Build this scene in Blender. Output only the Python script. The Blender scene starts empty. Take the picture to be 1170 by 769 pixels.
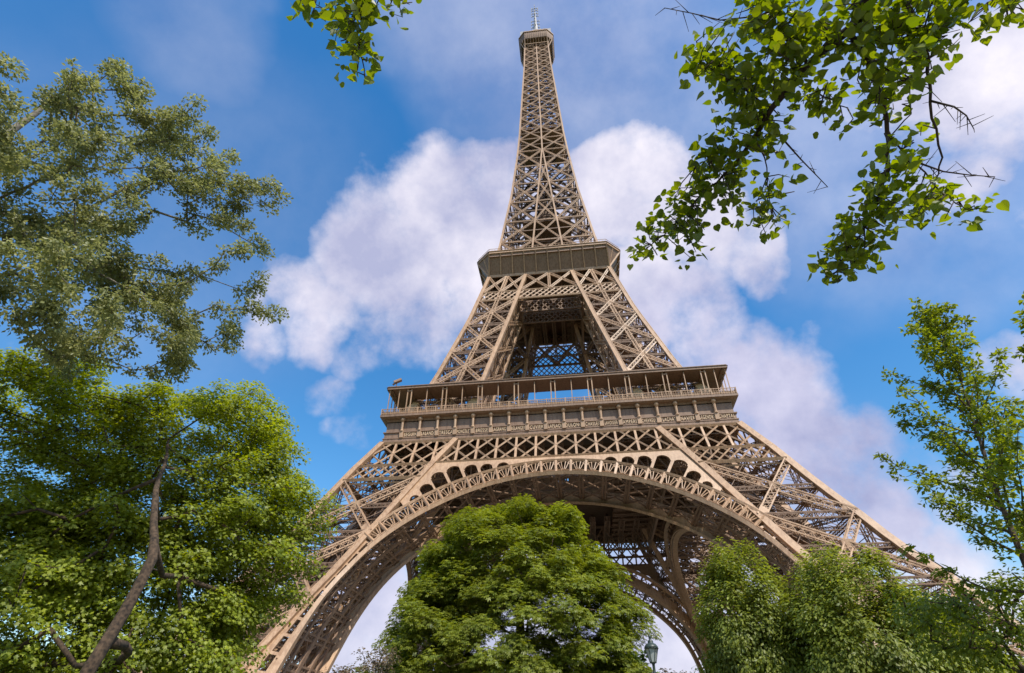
import bpy, math, random
import numpy as np
from mathutils import Vector, Matrix

C = bpy.context.scene.collection
R = math.radians
PI = math.pi
# ------------------------------------------------------------------ camera
cam_d = bpy.data.cameras.new('camera'); cam = bpy.data.objects.new('camera', cam_d); C.objects.link(cam)
CAM = np.array((3.1167, -130.7815, 1.3956))
YAW, PITCH, ROLL, FPX = -0.118698549, 0.650897574, -0.00170365, 633.018
PW, PH = 1170.0, 769.0
_f = np.array([math.sin(YAW)*math.cos(PITCH), math.cos(YAW)*math.cos(PITCH), math.sin(PITCH)])
_r = np.array([math.cos(YAW), -math.sin(YAW), 0.0]); _u = np.cross(_r, _f)
_r, _u = _r*math.cos(ROLL)+_u*math.sin(ROLL), -_r*math.sin(ROLL)+_u*math.cos(ROLL)
cam.matrix_world = Matrix(((_r[0], _u[0], -_f[0], CAM[0]), (_r[1], _u[1], -_f[1], CAM[1]), (_r[2], _u[2], -_f[2], CAM[2]), (0, 0, 0, 1)))
cam_d.sensor_width = 36; cam_d.lens = 36*FPX/PW; cam_d.clip_start = 0.05; cam_d.clip_end = 8000
bpy.context.scene.camera = cam

def ray(px, py):
    d = _f+_r*(px-PW/2)/FPX+_u*(PH/2-py)/FPX
    return d/np.linalg.norm(d)
def spot(px, py, dist):
    "the point seen at that place of the photograph, dist metres away over the ground"
    d = ray(px, py)
    return CAM+d*dist/math.hypot(d[0], d[1])

# ------------------------------------------------------------------ sky and sun
SUN_EL, SUN_AZ = 54.0, 142.0      # azimuth clockwise from +Y
w = bpy.data.worlds.new('World'); bpy.context.scene.world = w; w.use_nodes = True
nt = w.node_tree; N = nt.nodes; L = nt.links
N.clear()
out = N.new('ShaderNodeOutputWorld'); bg = N.new('ShaderNodeBackground'); L.new(bg.outputs[0], out.inputs[0])
bg.inputs[1].default_value = 0.12
sky = N.new('ShaderNodeTexSky'); sky.sky_type = 'NISHITA'; sky.sun_disc = False
sky.sun_elevation = R(SUN_EL); sky.sun_rotation = R(SUN_AZ); sky.air_density = 1.3; sky.dust_density = 0.6; sky.ozone_density = 2.6
tc = N.new('ShaderNodeTexCoord')
def vm(op, a, b=None):
    n = N.new('ShaderNodeVectorMath'); n.operation = op
    for i, v in enumerate((a, b)):
        if v is None: continue
        if hasattr(v, 'links'): L.new(v, n.inputs[i])
        else: n.inputs[i].default_value = v
    return n
def mm(op, a, b=None, c=None, clamp=False):
    n = N.new('ShaderNodeMath'); n.operation = op; n.use_clamp = clamp
    for i, v in enumerate((a, b, c)):
        if v is None: continue
        if hasattr(v, 'links'): L.new(v, n.inputs[i])
        else: n.inputs[i].default_value = v
    return n.outputs[0]
def noise(vec, scale, detail, rough=.55):
    n = N.new('ShaderNodeTexNoise'); n.inputs['Scale'].default_value = scale; n.inputs['Detail'].default_value = detail
    n.inputs['Roughness'].default_value = rough; L.new(vec, n.inputs['Vector']); return n
def smooth(v, a, b, lo=0, hi=1):
    n = N.new('ShaderNodeMapRange'); n.interpolation_type = 'SMOOTHSTEP'
    L.new(v, n.inputs[0]); n.inputs[1].default_value = a; n.inputs[2].default_value = b
    n.inputs[3].default_value = lo; n.inputs[4].default_value = hi; return n.outputs[0]
D0 = tc.outputs['Generated']
nw = noise(D0, 5.0, 4)
warp = vm('SCALE', vm('SUBTRACT', nw.outputs['Color'], (.5, .5, .5)).outputs[0]); warp.inputs['Scale'].default_value = .16
Dw = vm('NORMALIZE', vm('ADD', D0, warp.outputs[0]).outputs[0]).outputs[0]
def blobs(lst):
    acc = None
    for px, py, rr, amt in lst:
        c = ray(px, py); c2 = ray(px+rr, py); c3 = ray(px, py+rr)
        ang = .5*(math.acos(min(1, c@c2))+math.acos(min(1, c@c3)))
        d = vm('DOT_PRODUCT', Dw, tuple(c)).outputs['Value']
        v = smooth(d, math.cos(ang*1.45), math.cos(ang*.35), 0, amt)
        acc = v if acc is None else mm('MAXIMUM', acc, v)
    return acc
CLOUDS = [(530,235,80,1),(450,285,80,1),(360,345,62,.9),(300,370,40,.7),(480,345,80,.8),(590,290,120,1),(420,395,40,.5),
          (380,450,34,.5),(410,500,30,.35),(720,215,75,1),(790,255,70,.95),(850,292,48,.85),(715,340,78,1),(770,350,62,.85),(800,400,55,.8),(860,425,55,.85),(900,450,75,.95),
          (930,520,80,.9),(990,590,70,.9),(1060,640,70,.85),(860,560,120,.8),(1140,90,110,.95),(1090,170,75,.75),(1020,90,90,.55),
          (1180,240,60,.5),(1160,420,50,.7),(1110,560,60,.55),(1040,540,50,.45),
          (450,730,120,1),(400,640,60,.6),(600,760,200,1),(770,740,160,1),(900,800,200,.9),(300,850,260,.7),(1130,760,160,.8),
          (200,420,60,.35),(40,420,80,.35)]
bl = blobs(CLOUDS)
nf = noise(D0, 9.0, 9, .6)
n2 = noise(D0, 2.6, 4, .5)
# loose clouds over the rest of the sky, behind the camera too
gz = N.new('ShaderNodeSeparateXYZ'); L.new(D0, gz.inputs[0])
back = smooth(vm('DOT_PRODUCT', D0, tuple(_f)).outputs['Value'], .55, .2, 0, 1)
loose = mm('MULTIPLY', back, smooth(n2.outputs['Fac'], .45, .62))
cov = mm('MAXIMUM', bl, loose)
cov = mm('ADD', cov, mm('MULTIPLY', mm('SUBTRACT', nf.outputs['Fac'], .5), 1.35))
mask = smooth(cov, .30, .98)
veil = mm('MULTIPLY', blobs([(640,40,160,1),(1000,170,190,1),(560,0,120,.9),(220,20,90,.5),(760,110,90,.8),(1120,300,90,.7),(200,250,200,.3),(820,560,160,.8)]), .40)
veil = mm('MULTIPLY', veil, smooth(nf.outputs['Fac'], .2, .6, .6, 1))
mask = mm('MAXIMUM', mask, veil)
mask = mm('MULTIPLY', mask, .93)
shade = noise(D0, 5.5, 7, .58)
cr = N.new('ShaderNodeValToRGB'); L.new(shade.outputs['Fac'], cr.inputs[0])
cr.color_ramp.elements[0].position = .33; cr.color_ramp.elements[0].color = (3.3, 3.4, 4.8, 1)
cr.color_ramp.elements[1].position = .66; cr.color_ramp.elements[1].color = (7.0, 6.6, 7.1, 1)
grey = blobs([(860,470,130,1),(960,560,110,1),(780,380,70,.8),(450,740,120,.7),(760,740,120,.7),(330,400,60,.4)])
tint = N.new('ShaderNodeMix'); tint.data_type = 'RGBA'; tint.blend_type = 'MULTIPLY'; L.new(mm('MULTIPLY', grey, .8), tint.inputs[0]); L.new(cr.outputs[0], tint.inputs[6]); tint.inputs[7].default_value = (.66, .68, .82, 1)
hs = N.new('ShaderNodeHueSaturation'); hs.inputs['Saturation'].default_value = 1.38; hs.inputs['Value'].default_value = 1.27
L.new(sky.outputs[0], hs.inputs['Color'])
mx = N.new('ShaderNodeMix'); mx.data_type = 'RGBA'
L.new(mask, mx.inputs[0]); L.new(hs.outputs[0], mx.inputs[6]); L.new(tint.outputs[2], mx.inputs[7])
L.new(mx.outputs[2], bg.inputs[0])

sd = bpy.data.lights.new('sun', 'SUN'); sd.energy = 4.2; sd.angle = R(.53); sd.color = (1, .94, .84)
so = bpy.data.objects.new('sun', sd); C.objects.link(so); so.location = (60, -60, 400)
sv = Vector((math.sin(R(SUN_AZ))*math.cos(R(SUN_EL)), math.cos(R(SUN_AZ))*math.cos(R(SUN_EL)), math.sin(R(SUN_EL))))
so.rotation_euler = sv.to_track_quat('Z', 'Y').to_euler()
vs = bpy.context.scene.view_settings
vs.view_transform = 'Standard'; vs.look = 'None'; vs.gamma = 1; vs.use_curve_mapping = False; vs.exposure = 0.35
cy = bpy.context.scene.cycles
cy.max_bounces = 6; cy.diffuse_bounces = 4; cy.transmission_bounces = 4; cy.transparent_max_bounces = 4; cy.use_denoising = True

# ------------------------------------------------------------------ materials
def mat(name, col, rough=.6, var=.12, scale=3.0, metallic=0, col2=None, bump=0, detail=5):
    m = bpy.data.materials.new(name); m.use_nodes = True
    n = m.node_tree.nodes; l = m.node_tree.links; b = n['Principled BSDF']
    b.inputs['Roughness'].default_value = rough; b.inputs['Metallic'].default_value = metallic
    t = n.new('ShaderNodeTexNoise'); t.inputs['Scale'].default_value = scale; t.inputs['Detail'].default_value = detail
    g = n.new('ShaderNodeNewGeometry'); l.new(g.outputs['Position'], t.inputs['Vector'])
    r = n.new('ShaderNodeValToRGB'); l.new(t.outputs['Fac'], r.inputs[0])
    a = col2 or tuple(c*(1-var*2) for c in col)
    r.color_ramp.elements[0].position = .32; r.color_ramp.elements[0].color = (*a, 1)
    r.color_ramp.elements[1].position = .68; r.color_ramp.elements[1].color = (*[min(1, c*(1+var)) for c in col], 1)
    l.new(r.outputs[0], b.inputs['Base Color'])
    if bump:
        bp = n.new('ShaderNodeBump'); bp.inputs['Strength'].default_value = bump; l.new(t.outputs['Fac'], bp.inputs['Height']); l.new(bp.outputs[0], b.inputs['Normal'])
    return m
def paint(name, col, rough=.52):
    m = bpy.data.materials.new(name); m.use_nodes = True
    n = m.node_tree.nodes; l = m.node_tree.links; b = n['Principled BSDF']; g = n.new('ShaderNodeNewGeometry')
    def ns(sc, det, vec=None):
        t = n.new('ShaderNodeTexNoise'); t.inputs['Scale'].default_value = sc; t.inputs['Detail'].default_value = det; l.new(vec or g.outputs['Position'], t.inputs['Vector']); return t.outputs['Fac']
    def rmp(v, a, b_, c0, c1):
        r = n.new('ShaderNodeValToRGB'); l.new(v, r.inputs[0]); r.color_ramp.elements[0].position = a; r.color_ramp.elements[1].position = b_
        r.color_ramp.elements[0].color = (*c0, 1); r.color_ramp.elements[1].color = (*c1, 1); return r.outputs[0]
    def mix(f, a, b_):
        x = n.new('ShaderNodeMix'); x.data_type = 'RGBA'; x.blend_type = 'MULTIPLY'; x.inputs[0].default_value = f; l.new(a, x.inputs[6]); l.new(b_, x.inputs[7]); return x.outputs[2]
    base = rmp(ns(.09, 3), .35, .65, tuple(c*.86 for c in col), tuple(c*1.08 for c in col))
    mp = n.new('ShaderNodeMapping'); mp.inputs['Scale'].default_value = (2.6, 2.6, .35); l.new(g.outputs['Position'], mp.inputs['Vector'])
    c = mix(.8, base, rmp(ns(1, 6, mp.outputs[0]), .36, .56, (.70, .64, .60), (1, 1, 1)))
    c = mix(.55, c, rmp(ns(5, 4), .3, .5, (.72, .60, .52), (1, 1, 1)))
    l.new(c, b.inputs['Base Color']); b.inputs['Roughness'].default_value = rough
    return m
def leafmat(name, c1, c2, trans=.35, rough=.5, tcol=None):
    m = bpy.data.materials.new(name); m.use_nodes = True
    n = m.node_tree.nodes; l = m.node_tree.links; b = n['Principled BSDF']; o = n['Material Output']
    g = n.new('ShaderNodeNewGeometry')
    r = n.new('ShaderNodeValToRGB'); l.new(g.outputs['Random Per Island'], r.inputs[0])
    r.color_ramp.elements[0].color = (*c1, 1); r.color_ramp.elements[1].color = (*c2, 1)
    t = n.new('ShaderNodeTexNoise'); t.inputs['Scale'].default_value = .8; t.inputs['Detail'].default_value = 2; l.new(g.outputs['Position'], t.inputs['Vector'])
    h = n.new('ShaderNodeHueSaturation'); l.new(r.outputs[0], h.inputs['Color'])
    mr = n.new('ShaderNodeMapRange'); l.new(t.outputs['Fac'], mr.inputs[0]); mr.inputs[1].default_value = .3; mr.inputs[2].default_value = .7
    mr.inputs[3].default_value = .75; mr.inputs[4].default_value = 1.25; l.new(mr.outputs[0], h.inputs['Value'])
    l.new(h.outputs[0], b.inputs['Base Color']); b.inputs['Roughness'].default_value = rough
    tr = n.new('ShaderNodeBsdfTranslucent')
    h2 = n.new('ShaderNodeHueSaturation'); h2.inputs['Hue'].default_value = .485; h2.inputs['Saturation'].default_value = 1.1; h2.inputs['Value'].default_value = 1.9
    l.new(h.outputs[0], h2.inputs['Color']); l.new(h2.outputs[0], tr.inputs[0])
    mxs = n.new('ShaderNodeMixShader'); mxs.inputs[0].default_value = trans
    l.new(b.outputs[0], mxs.inputs[1]); l.new(tr.outputs[0], mxs.inputs[2]); l.new(mxs.outputs[0], o.inputs[0])
    return m
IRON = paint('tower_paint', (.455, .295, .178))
IRON2 = paint('tower_paint_shaded', (.245, .155, .10), .62)  # the tower paint with the shade of inner parts put into its colour
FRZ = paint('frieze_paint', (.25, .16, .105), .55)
LETTER = mat('letter_paint', (.68, .50, .32), .5, .08, 2)
FRZL = mat('console_paint', (.40, .26, .16), .5, .1, .6)
GREY = mat('grey_steel', (.33, .33, .34), .5, .1, 2)
STONE = mat('pier_stone', (.42, .38, .32), .85, .15, 1.2, bump=.3)
BARK = mat('bark', (.095, .065, .042), .9, .3, 9, bump=.6)
BARKM = mat('dark_maple_bark', (.072, .046, .027), .95, .4, 14, bump=1.0)
BARKG = mat('grey_bark', (.20, .17, .13), .9, .25, 9, bump=.6)
BARKD = mat('dark_twig_bark', (.045, .03, .022), .85, .3, 20, bump=.4)

# ------------------------------------------------------------------ mesh building
class MB:
    def __init__(s): s.v = []; s.f = []
    def bar(s, p, q, a, b=None, n=(0, -1, 0), caps=False):
        "a square bar from p to q, a wide across n, b deep along n"
        if b is None: b = a
        p = np.asarray(p, float); q = np.asarray(q, float); d = q-p; L_ = np.linalg.norm(d)
        if L_ < 1e-6: return
        d = d/L_; n = np.asarray(n, float); t = np.cross(d, n); tl = np.linalg.norm(t)
        if tl < .05:
            n = np.array((1., 0, 0)) if abs(d[0]) < .8 else np.array((0, 1., 0)); t = np.cross(d, n); tl = np.linalg.norm(t)
        t = t/tl; m = np.cross(t, d); i = len(s.v)
        for e in (p, q):
            for x, y in ((-1, -1), (1, -1), (1, 1), (-1, 1)): s.v.append(tuple(e+t*x*a/2+m*y*b/2))
        s.f += [(i, i+1, i+5, i+4), (i+1, i+2, i+6, i+5), (i+2, i+3, i+7, i+6), (i+3, i, i+4, i+7)]
        if caps: s.f += [(i+3, i+2, i+1, i), (i+4, i+5, i+6, i+7)]
    def box(s, x0, x1, y0, y1, z0, z1):
        i = len(s.v)
        s.v += [(x0, y0, z0), (x1, y0, z0), (x1, y1, z0), (x0, y1, z0), (x0, y0, z1), (x1, y0, z1), (x1, y1, z1), (x0, y1, z1)]
        s.f += [(i+3, i+2, i+1, i), (i+4, i+5, i+6, i+7), (i, i+1, i+5, i+4), (i+1, i+2, i+6, i+5), (i+2, i+3, i+7, i+6), (i+3, i, i+4, i+7)]
    def hexa(s, pts):
        i = len(s.v); s.v += [tuple(p) for p in pts]
        s.f += [(i+3, i+2, i+1, i), (i+4, i+5, i+6, i+7), (i, i+1, i+5, i+4), (i+1, i+2, i+6, i+5), (i+2, i+3, i+7, i+6), (i+3, i, i+4, i+7)]
    def girder(s, p, q, w_, d_, n, chord=.16, lace=.09, pitch=None, x=True):
        "a lattice box girder: four corner angles laced on its faces"
        p = np.asarray(p, float); q = np.asarray(q, float); ax = q-p; L_ = np.linalg.norm(ax); ax = ax/L_
        n = np.asarray(n, float); n = n-ax*(n@ax); n /= np.linalg.norm(n); t = np.cross(ax, n)
        k = max(2, int(round(L_/(pitch or w_*1.1)))); 
        for a in (-1, 1):
            for b in (-1, 1):
                o = t*a*w_/2+n*b*d_/2; s.bar(p+o, q+o, chord*1.5, chord, n)
        for b in (-1, 1):
            for j in range(k):
                a = 1 if j % 2 else -1
                P = p+ax*L_*j/k; Q = p+ax*L_*(j+1)/k
                s.bar(P+t*a*w_/2+n*b*d_/2, Q-t*a*w_/2+n*b*d_/2, lace, lace*.5, n)
                if x: s.bar(P-t*a*w_/2+n*b*d_/2, Q+t*a*w_/2+n*b*d_/2, lace, lace*.5, n)
        for a in (-1, 1):
            for j in range(k):
                b = 1 if j % 2 else -1
                P = p+ax*L_*j/k; Q = p+ax*L_*(j+1)/k
                s.bar(P+t*a*w_/2+n*b*d_/2, Q+t*a*w_/2-n*b*d_/2, lace, lace*.5, t)
    def tube(s, pts, rad, sides=6):
        i0 = len(s.v); pts = [np.asarray(p, float) for p in pts]; K = len(pts)
        ref = np.array((.31, .17, .93))
        for k in range(K):
            d = pts[min(k+1, K-1)]-pts[max(k-1, 0)]; d = d/(np.linalg.norm(d)+1e-9)
            a = np.cross(d, ref); 
            if np.linalg.norm(a) < .15: a = np.cross(d, (1., 0, 0))
            a /= np.linalg.norm(a); b = np.cross(d, a)
            for j in range(sides):
                t = 2*PI*j/sides; s.v.append(tuple(pts[k]+rad[k]*(a*math.cos(t)+b*math.sin(t))))
        for k in range(K-1):
            for j in range(sides):
                a0 = i0+k*sides+j; a1 = i0+k*sides+(j+1) % sides
                s.f.append((a0, a1, a1+sides, a0+sides))
        s.f.append(tuple(i0+j for j in range(sides))[::-1]); s.f.append(tuple(i0+(K-1)*sides+j for j in range(sides)))
    def lathe(s, prof, cx=0, cy_=0, z0=0, sides=12):
        i0 = len(s.v)
        for r_, z in prof:
            for j in range(sides):
                t = 2*PI*j/sides; s.v.append((cx+r_*math.cos(t), cy_+r_*math.sin(t), z0+z))
        for k in range(len(prof)-1):
            for j in range(sides):
                a0 = i0+k*sides+j; a1 = i0+k*sides+(j+1) % sides; s.f.append((a0, a1, a1+sides, a0+sides))
        s.f.append(tuple(i0+j for j in range(sides))[::-1]); s.f.append(tuple(i0+(len(prof)-1)*sides+j for j in range(sides)))
    def build(s, name, m, parent=None, smooth_=False):
        me = bpy.data.meshes.new(name); me.from_pydata(s.v, [], s.f); me.materials.append(m)
        if smooth_:
            me.polygons.foreach_set('use_smooth', [True]*len(me.polygons))
        o = bpy.data.objects.new(name, me); C.objects.link(o); o.parent = parent
        return o
def tag(o, label=None, cat=None, group=None, kind=None):
    for k, v in (('label', label), ('category', cat), ('group', group), ('kind', kind)):
        if v: o[k] = v
    return o
def empty(name, loc=(0, 0, 0), parent=None):
    o = bpy.data.objects.new(name, None); C.objects.link(o); o.location = loc; o.parent = parent; o.empty_display_size = .5
    return o
def turned(src, k, parent):
    "a copy of a part and its sub-parts turned k quarter turns round the tower's axis"
    o = src.copy(); C.objects.link(o); o.parent = parent; o.rotation_euler = (0, 0, k*PI/2)
    for ch in [c for c in bpy.data.objects if c.parent == src]:
        d = ch.copy(); C.objects.link(d); d.parent = o
    return o

# ------------------------------------------------------------------ ground
g = MB(); g.v = [(-4000, -4000, 0), (4000, -4000, 0), (4000, 4000, 0), (-4000, 4000, 0)]; g.f = [(0, 1, 2, 3)]
LAWN = mat('lawn_ground', (.045, .07, .02), .95, .25, .6)
tag(g.build('ground', LAWN), kind='structure')
g = MB(); g.v = [(-75, -86, .004), (75, -86, .004), (75, 86, .004), (-75, 86, .004)]; g.f = [(0, 1, 2, 3)]
SAND = mat('sandy_gravel', (.24, .20, .15), .95, .12, 1.5)
tag(g.build('esplanade', SAND), kind='structure')
g = MB(); g.v = [(-30, -140, .004), (30, -140, .004), (30, -127, .004), (-30, -127, .004), (-3, -127, .004), (5, -127, .004), (3, -86, .004), (-3, -86, .004)]; g.f = [(0, 1, 2, 3), (4, 5, 6, 7)]
tag(g.build('path', SAND), kind='structure')

# ------------------------------------------------------------------ the tower
ZO = [0, 19.5, 24.2, 30.1, 35.7, 41.2, 45.6, 49.5, 57, 69.7, 92, 110.8, 125, 153.5, 177, 191, 250, 276, 300]
OO = [59.3, 49.7, 46.9, 44.2, 41.4, 38.95, 37.0, 34.95, 31.6, 27.0, 20.95, 16.8, 14.45, 11.15, 9.3, 8.45, 5.95, 5.3, 5.0]
def fo(z): return float(np.interp(z, ZO, OO))
def fi(z): return float(np.interp(z, [0, 17, 25.4, 39.5, 51.2, 57, 69.4, 110, 122, 180], [45.6, 37.0, 32.8, 25.7, 19.3, 17.9, 15.7, 6.5, 4.6, 0.2]))
def cor(z, a, b):
    "corner of the leg in the +x -y quadrant"
    return np.array(((fo, fi)[a](z), -(fo, fi)[b](z), z))
RIBS = [(0, 0), (1, 0), (0, 1), (1, 1)]
FACES = [((0, 0), (1, 0), (0, -1, 0)), ((0, 0), (0, 1), (1, 0, 0)), ((1, 0), (1, 1), (-1, 0, 0)), ((0, 1), (1, 1), (0, 1, 0))]
tower = empty('lattice_tower')
tag(tower, 'tall brown iron lattice tower on four arched legs with two galleries and a slim spire', 'tower')

def leg_part(levels, wg, ribw, lace, sub, name, spine, gal=True):
    root = empty('leg', (0, 0, 0), tower) if sub is None else sub
    for ab in RIBS:
        m = MB()
        zs = []
        for z0, z1 in zip(levels[:-1], levels[1:]): zs += list(np.linspace(z0, z1, 4)[:-1])
        zs.append(levels[-1])
        for z0, z1 in zip(zs[:-1], zs[1:]):
            p, q = cor(z0, *ab), cor(z1, *ab)
            m.bar(p, q, ribw, ribw, (0, -1, 0))
            for sx in (-1, 1):       # flanges stand proud of the web
                m.bar(p+np.array((sx*ribw*.52, -ribw*.52, 0)), q+np.array((sx*ribw*.52, -ribw*.52, 0)), .16, .16)
        if spine and ab in ((1, 0), (0, 1)):
            for z0, z1 in zip(zs[:-1], zs[1:]):
                p, q = cor(z0, *ab), cor(z1, *ab)
                off = np.array((0, 1.5, 0)) if ab == (1, 0) else np.array((-1.5, 0, 0))
                nn = (0, 1, 0) if ab == (1, 0) else (1, 0, 0)
                m.bar(p+off, q+off, .22, 2.6, nn)
        m.build('rib', IRON, root)
    m = MB(); m2 = MB()
    for A, B, n in FACES:
        front = n in ((0, -1, 0), (1, 0, 0))
        for z0, z1 in zip(levels[:-1], levels[1:]):
            if front and z1 == 51.0 or z1 == 110.6 and front: continue
            a0, a1, b0, b1 = cor(z0, *A), cor(z1, *A), cor(z0, *B), cor(z1, *B)
            wd = wg
            m.girder(a0, b1, wd, wd*.7, n, .14, lace); m.girder(b0, a1, wd, wd*.7, n, .14, lace)
            if not (front and z1 in (41.3, 99.4)): m2.girder(a1, b1, wd*.8, wd*.6, n, .12, lace*.8)
            zm = (z0+z1)/2; am, bm = cor(zm, *A), cor(zm, *B)
            m2.girder(am, bm, wd*.55, wd*.4, n, .10, lace*.8)
            c = (a0+a1+b0+b1)/4
            m.bar(c+(b0-a0)/np.linalg.norm(b0-a0)*-wd*.7, c+(b0-a0)/np.linalg.norm(b0-a0)*wd*.7, wd*1.3, wd*.72+.06, n, True)   # gusset
            for P in (a0, b0):
                dd = (c-P)/np.linalg.norm(c-P)
                m.bar(P+dd*.2, P+dd*(wd*1.7), wd*1.25, wd*.72+.05, n, True)
            # thin wind braces
            for t in (.25, .75):
                zt = z0+(z1-z0)*t; m2.bar(cor(zt, *A), cor(zt, *B), .09, .09, n)
            m2.bar(am, (a0+b0)/2, .08, .08, n); m2.bar(am, (a1+b1)/2, .08, .08, n); m2.bar(bm, (a0+b0)/2, .08, .08, n); m2.bar(bm, (a1+b1)/2, .08, .08, n)
        if spine:
            for z0, z1 in zip(levels[:-1], levels[1:]):
                p = (cor(z0, *A)+cor(z0, *B))/2; q = (cor(z1, *A)+cor(z1, *B))/2
                m.girder(p, q, .75, .5, n, .13, lace)
    m.build('bracing', IRON, root)
    # floors of bracing inside the leg
    for z0, z1 in zip(levels[:-1], levels[1:]):
        for z in (z0, (z0+z1)/2):
            P = [cor(z, *ab) for ab in RIBS]
            if np.linalg.norm(P[0]-P[3]) < 3: continue
            m2.girder(P[0], P[3], wg*.5, wg*.4, (0, 0, 1), .10, lace*.8); m2.girder(P[1], P[2], wg*.5, wg*.4, (0, 0, 1), .10, lace*.8)
            m2.girder((P[0]+P[1])/2, (P[2]+P[3])/2, wg*.5, wg*.4, (0, 0, 1), .09, lace*.8); m2.girder((P[0]+P[2])/2, (P[1]+P[3])/2, wg*.5, wg*.4, (0, 0, 1), .09, lace*.8)
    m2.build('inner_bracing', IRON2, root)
    return root

# legs below the first floor
LV1 = [1.5, 9.4, 19.4, 30.2, 41.3, 51.0]
leg = leg_part(LV1, 1.15, 1.05, .085, None, 'leg', False)
# legs between the floors, same leg
m_lv2 = [57.2, 68.4, 79.0, 89.3, 99.4, 110.6]
up = leg_part(m_lv2, .8, .85, .07, leg, 'leg', True)
# pedestals, lift rails and stairs inside the leg
for ab in RIBS:
    m = MB(); p = cor(0, *ab); m.lathe([(3.3, 0), (3.3, .9), (2.6, 1.2), (2.2, 2.0)], p[0], p[1], 0, 4); m.build('stone_footing', STONE, leg)
m = MB(); mU = MB()
zs = np.linspace(2, 110, 90)
def ctr(z): return (cor(z, 0, 0)+cor(z, 1, 1))/2
for z0, z1 in zip(zs[:-1], zs[1:]):
    if 52 < z0 < 57: continue
    if z0 > 54: m, mL = mU, m
    for s in (-1.7, 1.7):
        off = np.array((s*.7, s*.7, -.6)); m.bar(ctr(z0)+off, ctr(z1)+off, .4, .55, (1, -1, .4))
    a = ctr(z0)+np.array((-1.2, -1.2, -.6)); b = ctr(z0)+np.array((1.2, 1.2, -.6)); m.bar(a, b, .18, .2)
    if z0 > 54: m = mL
m.build('lift_track', IRON2, leg)
mU.build('lift_track', IRON2, leg)
m = MB(); rnd = random.Random(4)
z = 3.0; k = 0
while z < 108:
    if not 49 < z < 58:
        h = 2.3; c0 = (cor(z, 1, 0)*.62+cor(z, 0, 1)*.38); c1 = (cor(z+h, 1, 0)*.62+cor(z+h, 0, 1)*.38)
        s = np.array((1.9, 1.3, 0))*(1 if k % 2 else -1)
        m.bar(c0-s, c1+s, .9, .12, (0, 0, 1)); 
        for o in (.45, -.45):
            t = np.array((-.56, .82, 0))*o; m.bar(c0-s+t+(0, 0, 1.0), c1+s+t+(0, 0, 1.0), .05); m.bar(c0-s+t, c0-s+t+(0, 0, 1), .05)
        m.bar(c1+s-(.5, 0, 0), c1+s+(.5, 0, 0), 1.2, .12, (0, 0, 1))
    z += 2.3; k += 1
    if 49 < z < 51.3: m.build('stairs', IRON2, leg); m = MB()
m.build('stairs', IRON2, leg)
# coping of ribs where the legs stand on the first floor
for ab in RIBS:
    m = MB()
    p = cor(57.3, *ab); q = cor(61.3, *ab); m.bar(p, q, 1.9, 1.9, (0, -1, 0), True); p = cor(61.3, *ab); q = cor(62.2, *ab); m.bar(p, q, 1.4, 1.4, (0, -1, 0), True); m.build('rib_shoe', LETTER, leg)
for k in (1, 2, 3): turned(leg, k, tower)

# --- arches: one on each side
AZ0, AK, R1, R2 = 4.5, .96, 38.0, 41.1
def nar(th):
    t = min(1, max(0, (abs(th)-R(45))/R(35))); return 1-.05*t*t*(3-2*t)
def ap(th, r, off=0.0, inner=False):
    x = r*math.sin(th)*nar(th); z = AZ0+AK*r*math.cos(th)
    y = -(fi(z)-.0 if inner else fo(z)+off)
    return np.array((x, y, z))
arch = empty('arch', (0, 0, 0), tower)
TH = math.radians(3.78)
thmax = math.radians(89)
m = MB()
K = 96
for off, inn in ((.35, False),):
    for r, t_, dep in ((R1, .62, .9), (R2, .42, .8), (R1+.62, .16, .5)):
        for j in range(-K, K):
            a, b = thmax*j/K, thmax*(j+1)/K
            if r > R1+.3 and abs(a+b)/2 > R(51): continue
            m.bar(ap(a, r, off), ap(b, r, off), t_, dep, (0, -1, -.45))
    # below the joint the band between the two edges is a plate
posts = [j for j in range(-21, 22)]
for j in posts:
    a = (j-.05)*TH+TH*.02
    if abs(a) > R(50): continue
    m.bar(ap(a, R1, .35), ap(a, R2, .35), .42, .5, (0, -1, -.45))
    m.bar(ap(a, R1+.2, .62), ap(a, R2-.2, .62), .2, .16, (0, -1, -.45))
for j in range(-21, 21):
    a0 = (j-.05)*TH+TH*.02; a1 = a0+TH; am = (a0+a1)/2
    if abs(am) > R(50): continue
    c = ap(am, R1+.45, .35)
    for t in (-.38, -.15, .15, .38):
        m.bar(ap(am+t*.35*TH, R1+.75, .35), ap(am+t*.98*TH, R2-.5, .35), .12, .2, (0, -1, -.45))
    pr = None
    for q in range(9):       # small round fan at the foot of each bay and arched head
        an = PI*q/8; p = ap(am+math.cos(an)*.17*TH, R1+.4+math.sin(an)*.5, .35)
        if pr is not None: m.bar(pr, p, .12, .2, (0, -1, -.45))
        pr = p
    pr = None
    for q in range(9):
        an = PI*q/8; p = ap(am+math.cos(an)*.40*TH, R2-1.25+math.sin(an)*.8, .35)
        if pr is not None: m.bar(pr, p, .14, .22, (0, -1, -.45))
        pr = p
m.build('arch_ring', IRON, arch)
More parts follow.
